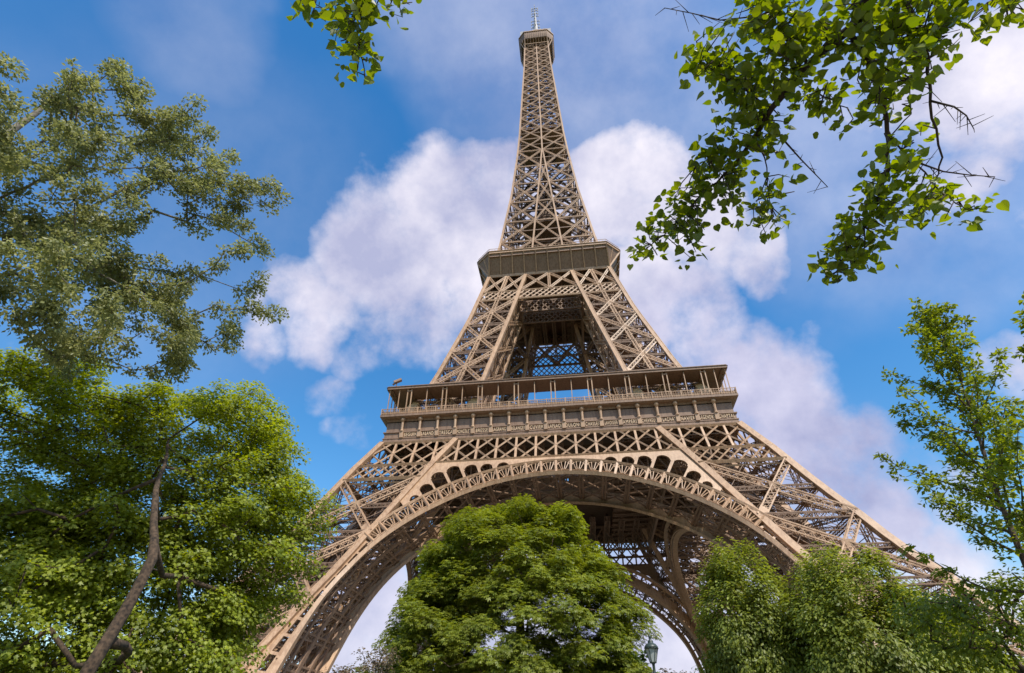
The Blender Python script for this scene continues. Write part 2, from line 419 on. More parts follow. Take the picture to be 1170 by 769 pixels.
# spandrel plate with its arched openings, in strips along the arch
m = MB()
def rtop(th):
    "radius at which the plate meets the girder's chord or the leg's inner rib"
    s = abs(th); lo, hi = R2, R2+14
    for _ in range(26):
        r = (lo+hi)/2; x = r*math.sin(s); z = AZ0+AK*r*math.cos(s)
        if z < 44.9 and x < fi(z)+.1: lo = r
        else: hi = r
    return lo
SP = math.radians(34.2/150)
nst = int(math.radians(39)/SP)
A0s = [(11.9, 3.0, 42.3), (15.87, 3.05, 42.95), (19.5, 3.2, 43.85), (23.4, 3.25, 45.0), (27.25, 3.2, 45.0), (31.05, 3.0, 43.5), (34.75, 2.5, 42.3)]      # openings: start and width in degrees from the crown, head radius
for side in (-1, 1):
    for j in range(nst):
        a = j*SP; b = a+SP; am = math.degrees((a+b)/2)
        rt0, rt1 = rtop(a), rtop(b); lo = 0.0
        for s0, wdt, rhead in A0s:
            if s0 < am < s0+wdt:
                u = (am-s0)/wdt*2-1
                hgt = rhead-R2; ar = min(hgt, 1.15)
                lo = hgt-ar+ar*math.sqrt(max(0, 1-u*u))
        l0 = R2+.1+lo
        if l0 >= max(rt0, rt1): continue
        for y in (0,):
            pts = []
            for off in (.25, -.25):
                pts += [ap(side*a, min(l0, rt0), off), ap(side*b, min(l0, rt1), off), ap(side*b, rt1, off), ap(side*a, rt0, off)]
            m.hexa(pts)
        if lo > 0 and False: pass
m.build('spandrel_plate', IRON, arch)
for side in (-1, 1):          # web between the arch and the leg's inner rib, slotted
    m = MB(); ths = np.radians(np.linspace(49.5, 88, 66))
    for j, (a, b) in enumerate(zip(ths[:-1], ths[1:])):
        P = [ap(side*a, R1+.25, .1), ap(side*b, R1+.25, .1)]; Q = []
        for p in P:
            x = max(abs(p[0])+.05, fi(p[2]+.6)-.3); Q.append(np.array((side*x, -fo(p[2]+.6)-.1, p[2]+.6)))
        cuts = ((0, 1),) if j % 6 == 0 else ((0, .30), (.62, 1))
        for t0, t1 in cuts:
            f4 = [P[0]+(Q[0]-P[0])*t0, P[1]+(Q[1]-P[1])*t0, P[1]+(Q[1]-P[1])*t1, P[0]+(Q[0]-P[0])*t1]
            m.hexa(f4+[v+np.array((0, .4, 0)) for v in f4])
    m.build('slotted_web', IRON, arch)
# the plain inner arch behind and the lattice soffit between the two
m = MB()
for r, t_, dep in ((R1, .5, 1.1), (R1+3.0, .5, .8)):
    for j in range(-48, 48):
        a, b = thmax*j/48, thmax*(j+1)/48
        m.bar(ap(a, r, 0, True), ap(b, r, 0, True), t_, dep, (0, -1, -.45))
for j in range(-48, 48):
    a, b = thmax*j/48, thmax*(j+1)/48
    m.bar(ap(a, R1+1.0, 0, True), ap(b, R1+1.0, 0, True), 2.0, .25, (0, -1, -.45))
    if j % 2 == 0:
        m.bar(ap(a, R1+1.9, 0, True), ap(b, R1+3, 0, True), .22, .2); m.bar(ap(b, R1+1.9, 0, True), ap(a, R1+3, 0, True), .22, .2)
m.build('inner_arch', IRON, arch)
m = MB()
def sof(th, t, r=R1+.25):
    x = r*math.sin(th)*nar(th); z = AZ0+AK*r*math.cos(th); y0, y1 = -fo(z), -fi(z)
    return np.array((x, y0+(y1-y0)*t, z))
nrm = lambda th: (math.sin(th), 0, math.cos(th))
JS = 60
for ti, wd in ((.10, .4), (.25, .55), (.5, .9), (.75, .55), (.90, .4)):
    for j in range(-JS, JS):
        a, b = thmax*j/JS, thmax*(j+1)/JS
        if abs(a+b)/2 < math.radians(38+6*math.sin(ti*17)): continue
        m.bar(sof(a, ti, R1+1.0), sof(b, ti, R1+1.0), wd, .3, nrm(a))
for j in range(-14, 15):
    a = thmax*j/14.5
    far = abs(a) > math.radians(38)
    m.girder(sof(a, .0, R1+1.6), sof(a, 1.0, R1+1.6), .8 if far else .6, 1.1, nrm(a), .18, .1)
    b = thmax*(j+1)/14.5
    if j < 14:
        for q in range(3):
            t0, t1 = q/3, (q+1)/3
            m.bar(sof(a, t0, R1+1.2), sof(b, t1, R1+1.2), .22, .2, nrm(a)); m.bar(sof(a, t1, R1+1.2), sof(b, t0, R1+1.2), .22, .2, nrm(a))
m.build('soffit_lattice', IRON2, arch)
for k in (1, 2, 3): turned(arch, k, tower)

# --- lattice girder under the first gallery, one per side
gir = empty('girder', (0, 0, 0), tower)
def fp(x, z, off=.0): return np.array((x, -fo(z)-off, z))
m = MB(); nf_ = (0, -1, -.45)
def clip_half(x, z): return fo(z)
for z, h, xx in ((51.0, .55, None), (45.05, .5, None)):
    X = fo(z); m.bar(fp(-X, z, .1), fp(X, z, .1), h, .7, nf_)
zc = 41.65
for s in (-1, 1): m.bar(fp(s*(fi(zc)-.2), zc, .3), fp(s*fo(zc), zc, .3), .6, .7, nf_)
for s in (-1, 1): m.bar(fp(s*(fi(zc)-.2), zc-.5, -.6), fp(s*fo(zc), zc-.5, -.6), .3, 1.3, nf_)
m.build('chord', IRON, gir)
m = MB()
zt, zb = 50.8, 45.2; zmid = (zt+zb)/2
B = 3.74
inner_x = [k*B for k in range(-5, 6)]
outer_x = [23.1, 27.2, 31.3]
def clipx(p, q, lim_in, lim_out):
    "keep the part of a diagonal between two |x| limits that change with z"
    P = [p+(q-p)*t for t in np.linspace(0, 1, 41)]
    ok = [v for v in P if lim_in(v[2])-1e-6 <= abs(v[0]) <= lim_out(v[2])+1e-6]
    return (ok[0], ok[-1]) if len(ok) > 1 else None
for k in range(-5, 6):
    x = k*B
    if abs(x) < fi(47): m.bar(fp(x, zb), fp(x, zt), .42, .4, nf_)
for k in range(-6, 7):
    x = k*B
    for s in (-1, 1):
        p = np.array((x-s*.75*B, 0, zb)); q = np.array((x+s*.75*B, 0, zt))
        c = clipx(p, q, lambda z: -1, lambda z: fi(z)+.1)
        if c is not None: m.bar(fp(c[0][0], c[0][2], .06), fp(c[1][0], c[1][2], .06), .30, .3, nf_)
for sd_ in (-1, 1):
    for x in outer_x: m.bar(fp(sd_*x, zb), fp(sd_*x*1.0, zt), .40, .4, nf_)
    for k in range(-1, 6):
        x = 19.0+k*4.1
        for s in (-1, 1):
            p = np.array((sd_*(x-s*.75*4.1), 0, zb)); q = np.array((sd_*(x+s*.75*4.1), 0, zt))
            c = clipx(p, q, fi, fo)
            if c is not None: m.bar(fp(c[0][0], c[0][2], .06), fp(c[1][0], c[1][2], .06), .28, .3, nf_)
    for k in range(-4, 14):
        x = 18.0+k*1.85
        for s in (-1, 1):
            p = np.array((sd_*(x-s*1.7), 0, zc+.1)); q = np.array((sd_*(x+s*1.7), 0, 45.0))
            c = clipx(p, q, fi, fo)
            if c is not None: m.bar(fp(c[0][0], c[0][2], .06+.03*s), fp(c[1][0], c[1][2], .06+.03*s), .24, .2, nf_)
m.build('lattice_web', IRON, gir)
# the same girder repeated behind, darker and simpler, and cross beams under the floor
m = MB()
for z0, z1, yy in ((45, 51, fi(48)), (45, 51, (fi(48)+fo(48))/2)):
    Y = -yy; X = yy if yy < 25 else fo(48)-3
    m.bar((-X, Y, z0), (X, Y, z0), .5, .5); m.bar((-X, Y, z1), (X, Y, z1), .5, .5)
    n_ = int(2*X/3.7)
    for k in range(n_):
        a = -X+2*X*k/n_; b = a+2*X/n_
        m.bar((a, Y, z0), (b, Y, z1), .28); m.bar((b, Y, z0), (a, Y, z1), .28); m.bar((a, Y, z0), (a, Y, z1), .3)
for x in np.arange(-33, 34, 3.74):
    y1 = -12.5 if abs(x) < 30 else -12.5
    if abs(x) > 33: continue
    m.girder((x, -33.5, 50.2), (x, max(-12.0, -12.0), 50.2), 1.2, 1.2, (0, 0, 1), .16, .1)
    m.bar((x, -34, 51.2), (x, -12, 51.2), .5, .9, (0, 0, 1))
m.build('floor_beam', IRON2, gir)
for k in (1, 2, 3): turned(gir, k, tower)

# --- first gallery
gal = empty('first_gallery', (0, 0, 0), tower)
def side4(name, mb, mt, root, n=4, lab=None):
    o = mb.build(name, mt, root)
    for k in range(1, n):
        c = o.copy(); C.objects.link(c); c.parent = root; c.rotation_euler = (0, 0, k*PI/2)
    return o
def loft(mb, prof, inset=0.0, back=None, cham=None):
    "sweep (half-width, z) along one side, mitred at the corners; cham = (cut) leaves the corner open"
    for (h0, z0), (h1, z1) in zip(prof[:-1], prof[1:]):
        i = len(mb.v)
        c0 = h0-(cham or 0); c1 = h1-(cham or 0)
        mb.v += [(-c0, -h0, z0), (c0, -h0, z0), (c1, -h1, z1), (-c1, -h1, z1)]; mb.f.append((i, i+1, i+2, i+3))
m = MB()
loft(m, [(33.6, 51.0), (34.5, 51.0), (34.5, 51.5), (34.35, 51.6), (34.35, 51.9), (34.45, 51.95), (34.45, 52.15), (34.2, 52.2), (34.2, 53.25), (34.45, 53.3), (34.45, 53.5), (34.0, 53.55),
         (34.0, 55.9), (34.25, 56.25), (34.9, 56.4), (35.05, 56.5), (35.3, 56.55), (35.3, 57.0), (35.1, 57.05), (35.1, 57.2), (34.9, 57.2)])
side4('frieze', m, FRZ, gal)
# consoles, 18 a side, each with its ball head
con = MB()
con.bar((0, -34.35, 52.1), (0, -34.4, 53.6), .75, .55, (0, -1, 0), True)
con.lathe([(.1, 0), (.36, .05), (.36, .25), (.24, .4), (.26, 2.0), (.36, 2.1), (.22, 2.2), (.42, 2.4), (.5, 2.6), (.42, 2.85), (.3, 3.0), (.3, 3.1)], 0, -34.55, 53.4, 8)
con0 = None
for k in range(4):
    for i in range(18):
        x = (i-8.5)*3.6
        if con0 is None: con0 = con.build('console', FRZL, gal); o = con0
        else: o = con0.copy(); C.objects.link(o); o.parent = gal
        a = k*PI/2
        o.location = (x*math.cos(a), x*math.sin(a), 0); o.rotation_euler = (0, 0, a)
# raised names on the band between consoles
NAMES = 'SEGUIN LALANDE TRESCA PONCELET BRESSE LAGRANGE BELANGER CUVIER LAPLACE DULONG CHASLES LAVOISIER AMPERE CHEVREUL FLACHAT NAVIER LEGENDRE CHAPTAL'.split()
for i, nm in enumerate(NAMES):
    cu = bpy.data.curves.new('name_lettering', 'FONT'); cu.body = nm; cu.align_x = 'CENTER'; cu.size = 1.1; cu.extrude = .06; cu.space_character = 1.25
    t = bpy.data.objects.new('name_lettering', cu); C.objects.link(t)
    x = (i-8.0)*3.6
    t.location = (x, -34.33, 52.38); t.rotation_euler = (PI/2, 0, 0); t.parent = gal; cu.materials.append(LETTER)
    wd = .53*len(nm)*1.25*1.1
    t.scale = (min(1.0, 2.6/wd), 1, 1)
    bpy.context.view_layer.update()
    me = bpy.data.meshes.new_from_object(t.evaluated_get(bpy.context.evaluated_depsgraph_get()))
    t2 = bpy.data.objects.new('name_lettering', me); C.objects.link(t2); t2.location = t.location; t2.rotation_euler = t.rotation_euler; t2.scale = t.scale; t2.parent = gal
    bpy.data.objects.remove(t)
# deck
V = 1.5
side4_deck = MB()
for x0, x1, y0, y1 in ((-34.0, 34.0, -34.0, -V), (-34.0, 34.0, V, 34.0), (-34.0, -V, -V, V), (V, 34.0, -V, V)):
    side4_deck.box(x0, x1, y0, y1, 55.7, 56.4)
side4_deck.build('deck', IRON2, gal)
m = MB()
H = 35.15
m.bar((-H, -H, 58.35), (H, -H, 58.35), .12, .12); m.bar((-H, -H, 57.9), (H, -H, 57.9), .06, .06); m.bar((-H, -H, 57.35), (H, -H, 57.35), .1, .1)
for x in np.arange(-H, H, .45): m.bar((x, -H, 57.1), (x, -H, 58.35), .06, .06)
for x in np.arange(-H, H, 1.875): m.bar((x, -H, 57.1), (x, -H, 58.5), .16, .16)
m.bar((-H+.1, -H+.15, 57.45), (H-.1, -H+.15, 57.45), .7, .03)
side4('railing', m, IRON, gal)
m = MB(); HR = 34.75
m.box(-HR+.02, HR-.02, -HR+.02, -29.9, 63.35, 63.7)
m.bar((-HR, -HR, 63.6), (HR, -HR, 63.6), .6, .3); m.bar((-HR, -HR-.12, 63.86), (HR, -HR-.12, 63.86), .14, .36)
for x in np.arange(-33.75, 34, 3.75): m.bar((x, -HR+.2, 63.2), (x, -30.1, 63.2), .18, .35, (0, 0, 1))
o = m.build('roof', IRON2, gal)
c = o.copy(); C.objects.link(c); c.parent = gal; c.rotation_euler = (0, 0, PI)
for s in (-1, 1):
    m2 = MB()
    m2.box(min(s*29.9, s*(HR-.02)), max(s*29.9, s*(HR-.02)), -29.85, 29.85, 63.35, 63.7)
    m2.bar((s*HR, -HR, 63.6), (s*HR, HR, 63.6), .6, .3, (1, 0, 0)); m2.bar((s*(HR+.12), -HR, 63.86), (s*(HR+.12), HR, 63.86), .14, .36, (1, 0, 0)); m2.build('roof', IRON2, gal)
HP = 34.4
pm = MB()
for s_ in (-.42, .42): pm.bar((s_, 0, 57), (s_, 0, 63.4), .2, .2)
pm.bar((-.42, 0, 62.9), (.42, 0, 62.9), .15, .15); pm.bar((-.42, 0, 58.9), (.42, 0, 58.9), .1, .1)
pair = pm.build('roof_post', IRON, gal); pm = MB(); pm.bar((0, 0, 57), (0, 0, 63.4), .16, .16); single = pm.build('roof_post', IRON, gal)
spots_ = [(k*7.5, -HP, pair) for k in range(-4, 5)]+[(k*7.5+3.75, -HP, single) for k in range(-4, 4)]+[(x, -HP, single) for x in (-34.3, -32.2, 32.2)]+[(x, -30.4, single) for x in (-27, -22, 22, 27)]
first_ = {pair: True, single: True}
for k in range(4):
    a_ = k*PI/2; ca, sa = math.cos(a_), math.sin(a_)
    for x, y, src in spots_:
        if first_[src]: o = src; first_[src] = False
        else: o = src.copy(); C.objects.link(o); o.parent = gal
        o.location = (x*ca-y*sa, x*sa+y*ca, 0); o.rotation_euler = (0, 0, a_)
# glazed screens set back under the roof
m = MB(); 
for x in np.arange(-17.0, 17.1, 1.7): m.bar((x, -30.7, 56.4), (x, -30.7, 60.6), .1, .1)
for z in (57.2, 58.8, 60.6): m.bar((-17, -30.7, z), (17, -30.7, z), .12, .12)
side4('screen_frame', m, IRON2, gal)

# floodlight bracket on the roof's corner
m = MB(); m.bar((-33.2, -34.5, 63.9), (-33.0, -34.6, 65.2), .14); m.bar((-33.6, -34.8, 65.0), (-32.2, -34.4, 65.9), .5, .7, (0, -1, 0), True)
m.bar((-33.9, -34.6, 64.6), (-33.1, -34.7, 65.1), .3, .3, (0, -1, 0), True)
m.build('floodlight', IRON2, gal)

# --- girder under the second gallery
g2 = empty('girder', (0, 0, 0), tower)
m = MB(); nf2 = (0, -1, -.28)
for z, h in ((99.5, .45), (103.1, .35), (110.4, .5)):
    X = fo(z); m.bar(fp(-X, z, .12), fp(X, z, .12), h, .45, nf2)
def band(z0, z1, pit, run, wdt):
    n_ = int(40/pit)
    for k in range(-n_, n_+1):
        x = k*pit
        for s in (-1, 1):
            p = np.array((x-s*run/2, 0, z0)); q = np.array((x+s*run/2, 0, z1)); c = clipx(p, q, lambda z: -1, fo)
            if c is not None: m.bar(fp(c[0][0], c[0][2], .1+.03*s), fp(c[1][0], c[1][2], .1+.03*s), wdt, .12, nf2)
band(99.6, 103.0, 1.7, 3.4, .30)
for a0, a1, b0, b1 in [(-1., -.0, 0, 0)]:
    pass
def xs(z): return [-fo(z), -(fo(z)+fi(z))/2, -fi(z), 0, fi(z), (fo(z)+fi(z))/2, fo(z)]
A_, B_ = xs(103.2), xs(110.3)
for j in range(6):
    m.girder(fp(A_[j], 103.2), fp(B_[j+1], 110.3), .5, .4, nf2, .13, .08); m.girder(fp(A_[j+1], 103.2), fp(B_[j], 110.3), .5, .4, nf2, .13, .08)
for j in (1, 3, 5): m.girder(fp(A_[j], 103.2), fp(B_[j], 110.3), .55, .4, nf2, .13, .08)
band(110.6, 113.4, 1.3, 2.6, .2)
m.build('lattice_web', IRON, g2)
m = MB()
for Y in (fi(101), (fi(101)+fo(101))/2):
    X = fo(101)-1.5
    for z0, z1 in ((99.5, 103), ):
        for z in (z0, z1): m.bar((-X, -Y, z), (X, -Y, z), .35, .35)
        for k in range(-18, 19):
            for s in (-1, 1):
                x0, x1 = k*1.7-s*1.7, k*1.7+s*1.7
                if abs(x0) < X and abs(x1) < X: m.bar((x0, -Y, z0), (x1, -Y, z1), .3, .12)
for x in np.arange(-15, 15.1, 3): m.girder((x, -16.8, 110.0), (x, -4, 110.0), .9, 1.2, (0, 0, 1), .14, .09)
m.build('floor_beam', IRON2, g2)
for k in (1, 2, 3): turned(g2, k, tower)

# --- second gallery: flared fascia with cut corners
gal2 = empty('second_gallery', (0, 0, 0), tower)
T, Tx, zb2, zt2 = 20.35, 16.65, 110.7, 116.3
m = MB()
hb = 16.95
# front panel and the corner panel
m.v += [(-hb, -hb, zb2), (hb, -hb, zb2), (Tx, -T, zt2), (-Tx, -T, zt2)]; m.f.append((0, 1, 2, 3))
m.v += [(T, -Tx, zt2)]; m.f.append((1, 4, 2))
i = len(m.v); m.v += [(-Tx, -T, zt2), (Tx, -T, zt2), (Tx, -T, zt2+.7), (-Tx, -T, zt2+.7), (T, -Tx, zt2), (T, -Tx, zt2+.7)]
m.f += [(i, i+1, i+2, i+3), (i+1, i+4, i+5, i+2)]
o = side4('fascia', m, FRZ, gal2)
m = MB()
m.bar((-Tx, -T-.05, zt2+.4), (Tx, -T-.05, zt2+.4), .75, .4); m.bar((Tx, -T-.05, zt2+.4), (T+.05, -Tx, zt2+.4), .75, .4, (1, -1, 0))
m.bar((-Tx, -T-.15, zt2+.8), (Tx, -T-.15, zt2+.8), .18, .6); m.bar((Tx, -T-.15, zt2+.8), (T+.15, -Tx, zt2+.8), .18, .6, (1, -1, 0))
m.bar((-hb, -hb-.1, zb2), (hb, -hb-.1, zb2), .5, .4)
for k in range(-5, 6):
    x0 = k/5*hb; x1 = k/5*Tx; P = np.array((x0, -hb-.12, zb2)); Q = np.array((x1, -T-.1, zt2)); 
    m.bar(P, Q, .3, .5)
    for s in (-1, 1):
        pass
for P_, Q_ in (((hb, -hb, zb2), (T, -Tx, zt2)), ((hb, -hb, zb2), ((T+Tx)/2, -(T+Tx)/2, zt2))): m.bar(P_, Q_, .28, .28)
for x in np.arange(-Tx, Tx+.1, .83): m.bar((x, -T, zt2+.8), (x, -T, zt2+2.0), .07, .07)
m.bar((-Tx, -T, zt2+2.0), (Tx, -T, zt2+2.0), .1, .1); m.bar((Tx, -T, zt2+2.0), (T, -Tx, zt2+2.0), .1, .1)
side4('fascia_rib', m, IRON, gal2)
m = MB()
for x0, x1, y0, y1 in ((-16.6, 16.6, -20.2, 20.2), (-20.2, -16.61, -16.6, 16.6), (16.61, 20.2, -16.6, 16.6)):
    m.box(x0, x1, y0, y1, 115.3, 116.0)
m.build('deck', IRON2, gal2)
m = MB(); m.box(-14.5, 14.5, -14.5, -9, 116.0, 119.0); m.box(-14.5, 14.5, 9, 14.5, 116.0, 119.0)
m.build('kiosk', IRON2, gal2)

# --- spire
sp = empty('spire', (0, 0, 0), tower)
LV3 = [117.0, 127.0, 137.5, 148.5, 159.5, 170.3, 180.5]
m2 = MB(); RB = [MB() for _ in range(4)]
zz = np.linspace(117, 276, 54)
for z0, z1 in zip(zz[:-1], zz[1:]):
    RB[0].bar(cor(z0, 0, 0), cor(z1, 0, 0), .62, .62)
    if z1 <= 182.5:
        RB[1].bar(cor(z0, 1, 0), cor(z1, 1, 0), .5, .5); RB[2].bar(cor(z0, 0, 1), cor(z1, 0, 1), .5, .5)
        if z1 < 172: m2.bar(cor(z0, 1, 1), cor(z1, 1, 1), .45, .45)
    else: RB[3].bar(cor(z0, 1, 0)*np.array((0, 1, 1)), cor(z1, 1, 0)*np.array((0, 1, 1)), .55, .5)
for q in RB: side4('rib', q, IRON, sp)
m = MB()
def xg(mb, a0, a1, b0, b1, n, w_, horiz=True):
    mb.girder(a0, b1, w_, w_*.6, n, .09, .06, x=False); mb.girder(b0, a1, w_, w_*.6, n, .09, .06, x=False)
    if horiz: mb.girder(a1, b1, w_*.8, w_*.6, n, .08, .05, x=False)
for z0, z1 in zip(LV3[:-1], LV3[1:]):
    zm = (z0+z1)/2
    for s in (-1, 1):
        S = np.array((s, 1, 1))
        xg(m, cor(z0, 0, 0)*S, cor(z1, 0, 0)*S, cor(z0, 1, 0)*S, cor(z1, 1, 0)*S, (0, -1, 0), .5)
        # the inner faces of the four uprights
        if z1 < 178:
            xg(m2, cor(z0, 1, 0)*S, cor(z1, 1, 0)*S, cor(z0, 1, 1)*S, cor(z1, 1, 1)*S, (1, 0, 0), .4)
            xg(m2, cor(z0, 0, 1)*S, cor(z1, 0, 1)*S, cor(z0, 1, 1)*S, cor(z1, 1, 1)*S, (0, 1, 0), .4)
    if fi(z0) > 1:
        M_ = np.array((-1, 1, 1))
        xg(m, cor(z0, 1, 0)*M_, cor(z1, 1, 0)*M_, cor(z0, 1, 0), cor(z1, 1, 0), (0, -1, 0), .4)
    for z in (z0, zm):
        m2.girder(cor(z, 0, 0), cor(z, 0, 0)*np.array((-1, -1, 1)), .5, .5, (0, 0, 1), .1, .07, x=False)
        m2.bar(cor(z, 0, 0), cor(z, 0, 0)*np.array((-1, 1, 1)), .3, .3)
        m2.bar(cor(z, 1, 1), cor(z, 1, 1)*np.array((-1, 1, 1)), .25, .25)
z = 180.5; lv4 = [z]
while z < 271: z += max(4.2, fo(z)*.93); lv4.append(z)
lv4[-1] = 273.0
for z0, z1 in zip(lv4[:-1], lv4[1:]):
    for s in (-1, 1):
        S = np.array((s, 1, 1)); c0 = cor(z0, 0, 0)*np.array((0, 1, 1)); c1 = cor(z1, 0, 0)*np.array((0, 1, 1))
        xg(m, cor(z0, 0, 0)*S, cor(z1, 0, 0)*S, c0, c1, (0, -1, 0), .38)
    m2.bar(cor(z0, 0, 0), cor(z0, 0, 0)*np.array((-1, -1, 1)), .35, .35); m2.bar(cor(z1, 0, 0)*np.array((1, 1, 1)), cor(z0, 0, 0)*np.array((-1, -1, 1)), .25, .25)
    zq = (z0+z1)/2; m2.bar(cor(zq, 0, 0), cor(zq, 0, 0)*np.array((-1, 1, 1)), .22, .22)
side4('bracing', m, IRON, sp); side4('inner_bracing', m2, IRON2, sp)
# lift shaft and spiral stair in the middle
m = MB()
for sx in (-1, 1):
    for sy in (-1, 1):
        m.bar((sx*2.3, sy*1.8, 116), (sx*2.3, sy*1.8, 274), .38, .38)
for z in np.arange(118, 272, 3.1):
    m.bar((-2.3, -1.8, z), (2.3, -1.8, z), .22); m.bar((-2.3, 1.8, z), (2.3, 1.8, z), .22); m.bar((-2.3, -1.8, z), (-2.3, 1.8, z), .2, .2, (1, 0, 0)); m.bar((2.3, -1.8, z), (2.3, 1.8, z), .2, .2, (1, 0, 0))
    m.bar((-2.3, -1.8, z), (2.3, -1.8, z+3.1), .14); m.bar((2.3, 1.8, z), (-2.3, 1.8, z+3.1), .14)
    m.bar((0, -1.8, z), (0, 1.8, z+1.5), .8, .15, (0, 0, 1))
m.box(-2.1, 2.1, -1.6, 1.6, 151, 156)
for z, h in ((194.5, fo(194.5)), (196.7, fo(196.7)), (142.5, 8.5)): m.box(-h+.5, h-.5, -h+.5, h-.5, z, z+.25)
m.build('lift_shaft', IRON2, sp)

# --- summit cabin and antenna
top = empty('summit_cabin', (0, 0, 0), tower)
def octo(a, c): return [(-c, -a), (c, -a), (a, -c), (a, c), (c, a), (-c, a), (-a, c), (-a, -c)]
def oprism(mb, prof):
    i = len(mb.v)
    for a, c, z in prof: mb.v += [(x, y, z) for x, y in octo(a, c)]
    for k in range(len(prof)-1):
        for j in range(8):
            p = i+8*k+j; q = i+8*k+(j+1) % 8; mb.f.append((p, q, q+8, p+8))
    mb.f.append(tuple(i+j for j in range(8))[::-1]); mb.f.append(tuple(i+8*(len(prof)-1)+j for j in range(8)))
m = MB(); oprism(m, [(7.3, 5.3, 272.8), (7.5, 5.3, 273.0), (8.0, 5.4, 275.5), (8.1, 5.4, 277.6)]); m.build('cabin_wall', IRON2, top)
m = MB(); oprism(m, [(8.45, 5.55, 277.6), (8.45, 5.55, 278.3)]); m.build('cornice', IRON, top)
m = MB()
for s in (-1, 1):
    for x in np.linspace(-5.2, 5.2, 9): m.bar((x, -5.4, 266.5), (x, -7.35, 273.0), .14, .25)
    m.bar((s*5.3, -5.3, 266), (s*5.3, -7.5, 273), .3, .3); m.bar((s*5.3, -5.3, 266), (s*7.3, -5.3, 273), .25, .25); m.bar((s*5.3, -5.3, 267.5), (s*6.6, -6.6, 273), .2, .2)
for z, y in ((266.4, 5.45), (269.5, 6.4)): m.bar((-5.3, -y, z), (5.3, -y, z), .3, .25)
for x in np.linspace(-5.2, 5.2, 13): m.bar((x, -7.9-.15, 273.2), (x, -8.2, 277.5), .12, .1)
side4('bracket', m, IRON, top)
m = MB(); oprism(m, [(6.2, 4.6, 278.3), (6.2, 4.6, 281.6), (6.6, 4.9, 281.7), (6.6, 4.9, 282.0)])
oprism(m, [(3.4, 2.4, 282.0), (3.2, 2.3, 288), (2.2, 1.6, 290), (1.8, 1.2, 294)])
m.build('upper_cabin', IRON2, top)
m = MB(); rr = random.Random(3)
for k in range(40):
    a = 2*PI*k/40; x, y = 7.6*math.cos(a), 7.6*math.sin(a); m.bar((x, y, 278.3), (x, y, 280.6+rr.random()*1.3), .1, .1)
for k in range(14):
    a = 2*PI*(k+.3)/14; x, y = 6.6*math.cos(a), 6.6*math.sin(a); h = 281+rr.random()*3; m.bar((x, y, 279), (x, y, h), .25, .2); m.bar((x-.5, y, h-.6), (x+.5, y, h-.2), .8, .5, (0, -1, 0), True)
for x, y in ((-6.6, -6.0), (6.6, -6.0)):
    m.bar((x, y, 278.3), (x, y, 282.2), 1.5, 1.5, (0, -1, 0), True)
for k in range(22):
    a = rr.random()*2*PI; q = 2.5+rr.random()*4.5; x, y = q*math.cos(a), q*math.sin(a); m.bar((x, y, 281), (x, y, 285+rr.random()*5), .16, .16)
    m.bar((x-.6, y, 285), (x+.6, y, 285), .2, .2)
m.build('rooftop_aerial', GREY, top)
ant = empty('antenna', (0, 0, 0), tower)
m = MB(); m.lathe([(1.25, 0), (1.15, 8), (.75, 8.3), (.7, 17), (.42, 17.2), (.38, 24), (.2, 24.2), (.16, 31)], 0, 0, 293.5, 10)
m.build('mast', GREY, ant)
m = MB()
for z in (300, 303.5, 307, 313, 316, 319.5, 322):
    w_ = 1.6 if z > 312 else 2.0
    m.bar((-w_, 0, z), (w_, 0, z), .3, .3); m.bar((0, -w_, z), (0, w_, z), .3, .3, (1, 0, 0))
    for s in (-1, 1): m.bar((s*w_, 0, z-.9), (s*w_, 0, z+.9), .45, .3, (0, -1, 0), True); m.bar((0, s*w_, z-.9), (0, s*w_, z+.9), .3, .45, (0, -1, 0), True)
m.build('dipole', GREY, ant)

# ------------------------------------------------------------------ trees
def at(px, py, dist):
    return CAM+ray(px, py)*dist
def normv(a): return a/(np.linalg.norm(a, axis=-1, keepdims=True)+1e-9)
def leaf_shape(kind):
    if kind == 'leaf':
        v = np.array([(0, 0, 0), (.5, .27, .07), (1, 0, -.04), (.5, -.27, .07)]); f = [(0, 2, 1), (0, 3, 2)]
    elif kind == 'palm':
        v = [(0, 0, 0)]; f = []
        for k, (a, l_) in enumerate(((-105, .62), (-52, .88), (0, 1.0), (52, .88), (105, .62))):
            a = R(a); c, s_ = math.cos(a), math.sin(a); i = len(v)
            for x, y, z in ((.6, .19, .0), (1, 0, -.22), (.6, -.19, .0)): v.append(((x*c-y*s_)*l_, (x*s_+y*c)*l_, z*l_))
            f.append((0, i+2, i+1, i))
        v = np.array(v)*.62
    elif kind == 'maple':
        pts = []
        for a, r_ in ((-150, .35), (-115, .55), (-85, .38), (-50, .75), (-25, .45), (0, 1.0), (25, .45), (50, .75), (85, .38), (115, .55), (150, .35)): pts.append((r_*math.cos(R(a)), r_*math.sin(R(a)), -.12*abs(math.sin(R(a)))*r_))
        v = np.array(pts+[(-.3, 0, 0)])*.6; f = [tuple([11]+list(range(0, 6))), tuple([11]+list(range(5, 11)))]
    elif kind == 'heart':
        o = [(0, 0), (-.07, .16), (-.04, .33), (.12, .45), (.34, .46), (.58, .35), (.8, .17), (1.04, 0)]
        v = [(x, y, .22*y+.05*math.sin(x*3)) for x, y in o]; k = len(v); v += [(x, -y, .22*y+.05*math.sin(x*3)) for x, y in o[1:-1]]
        v = np.array(v); f = [tuple(range(0, k))[::-1], tuple([0]+list(range(k, k+6))+[k-1])]
    return np.array(v, float), f
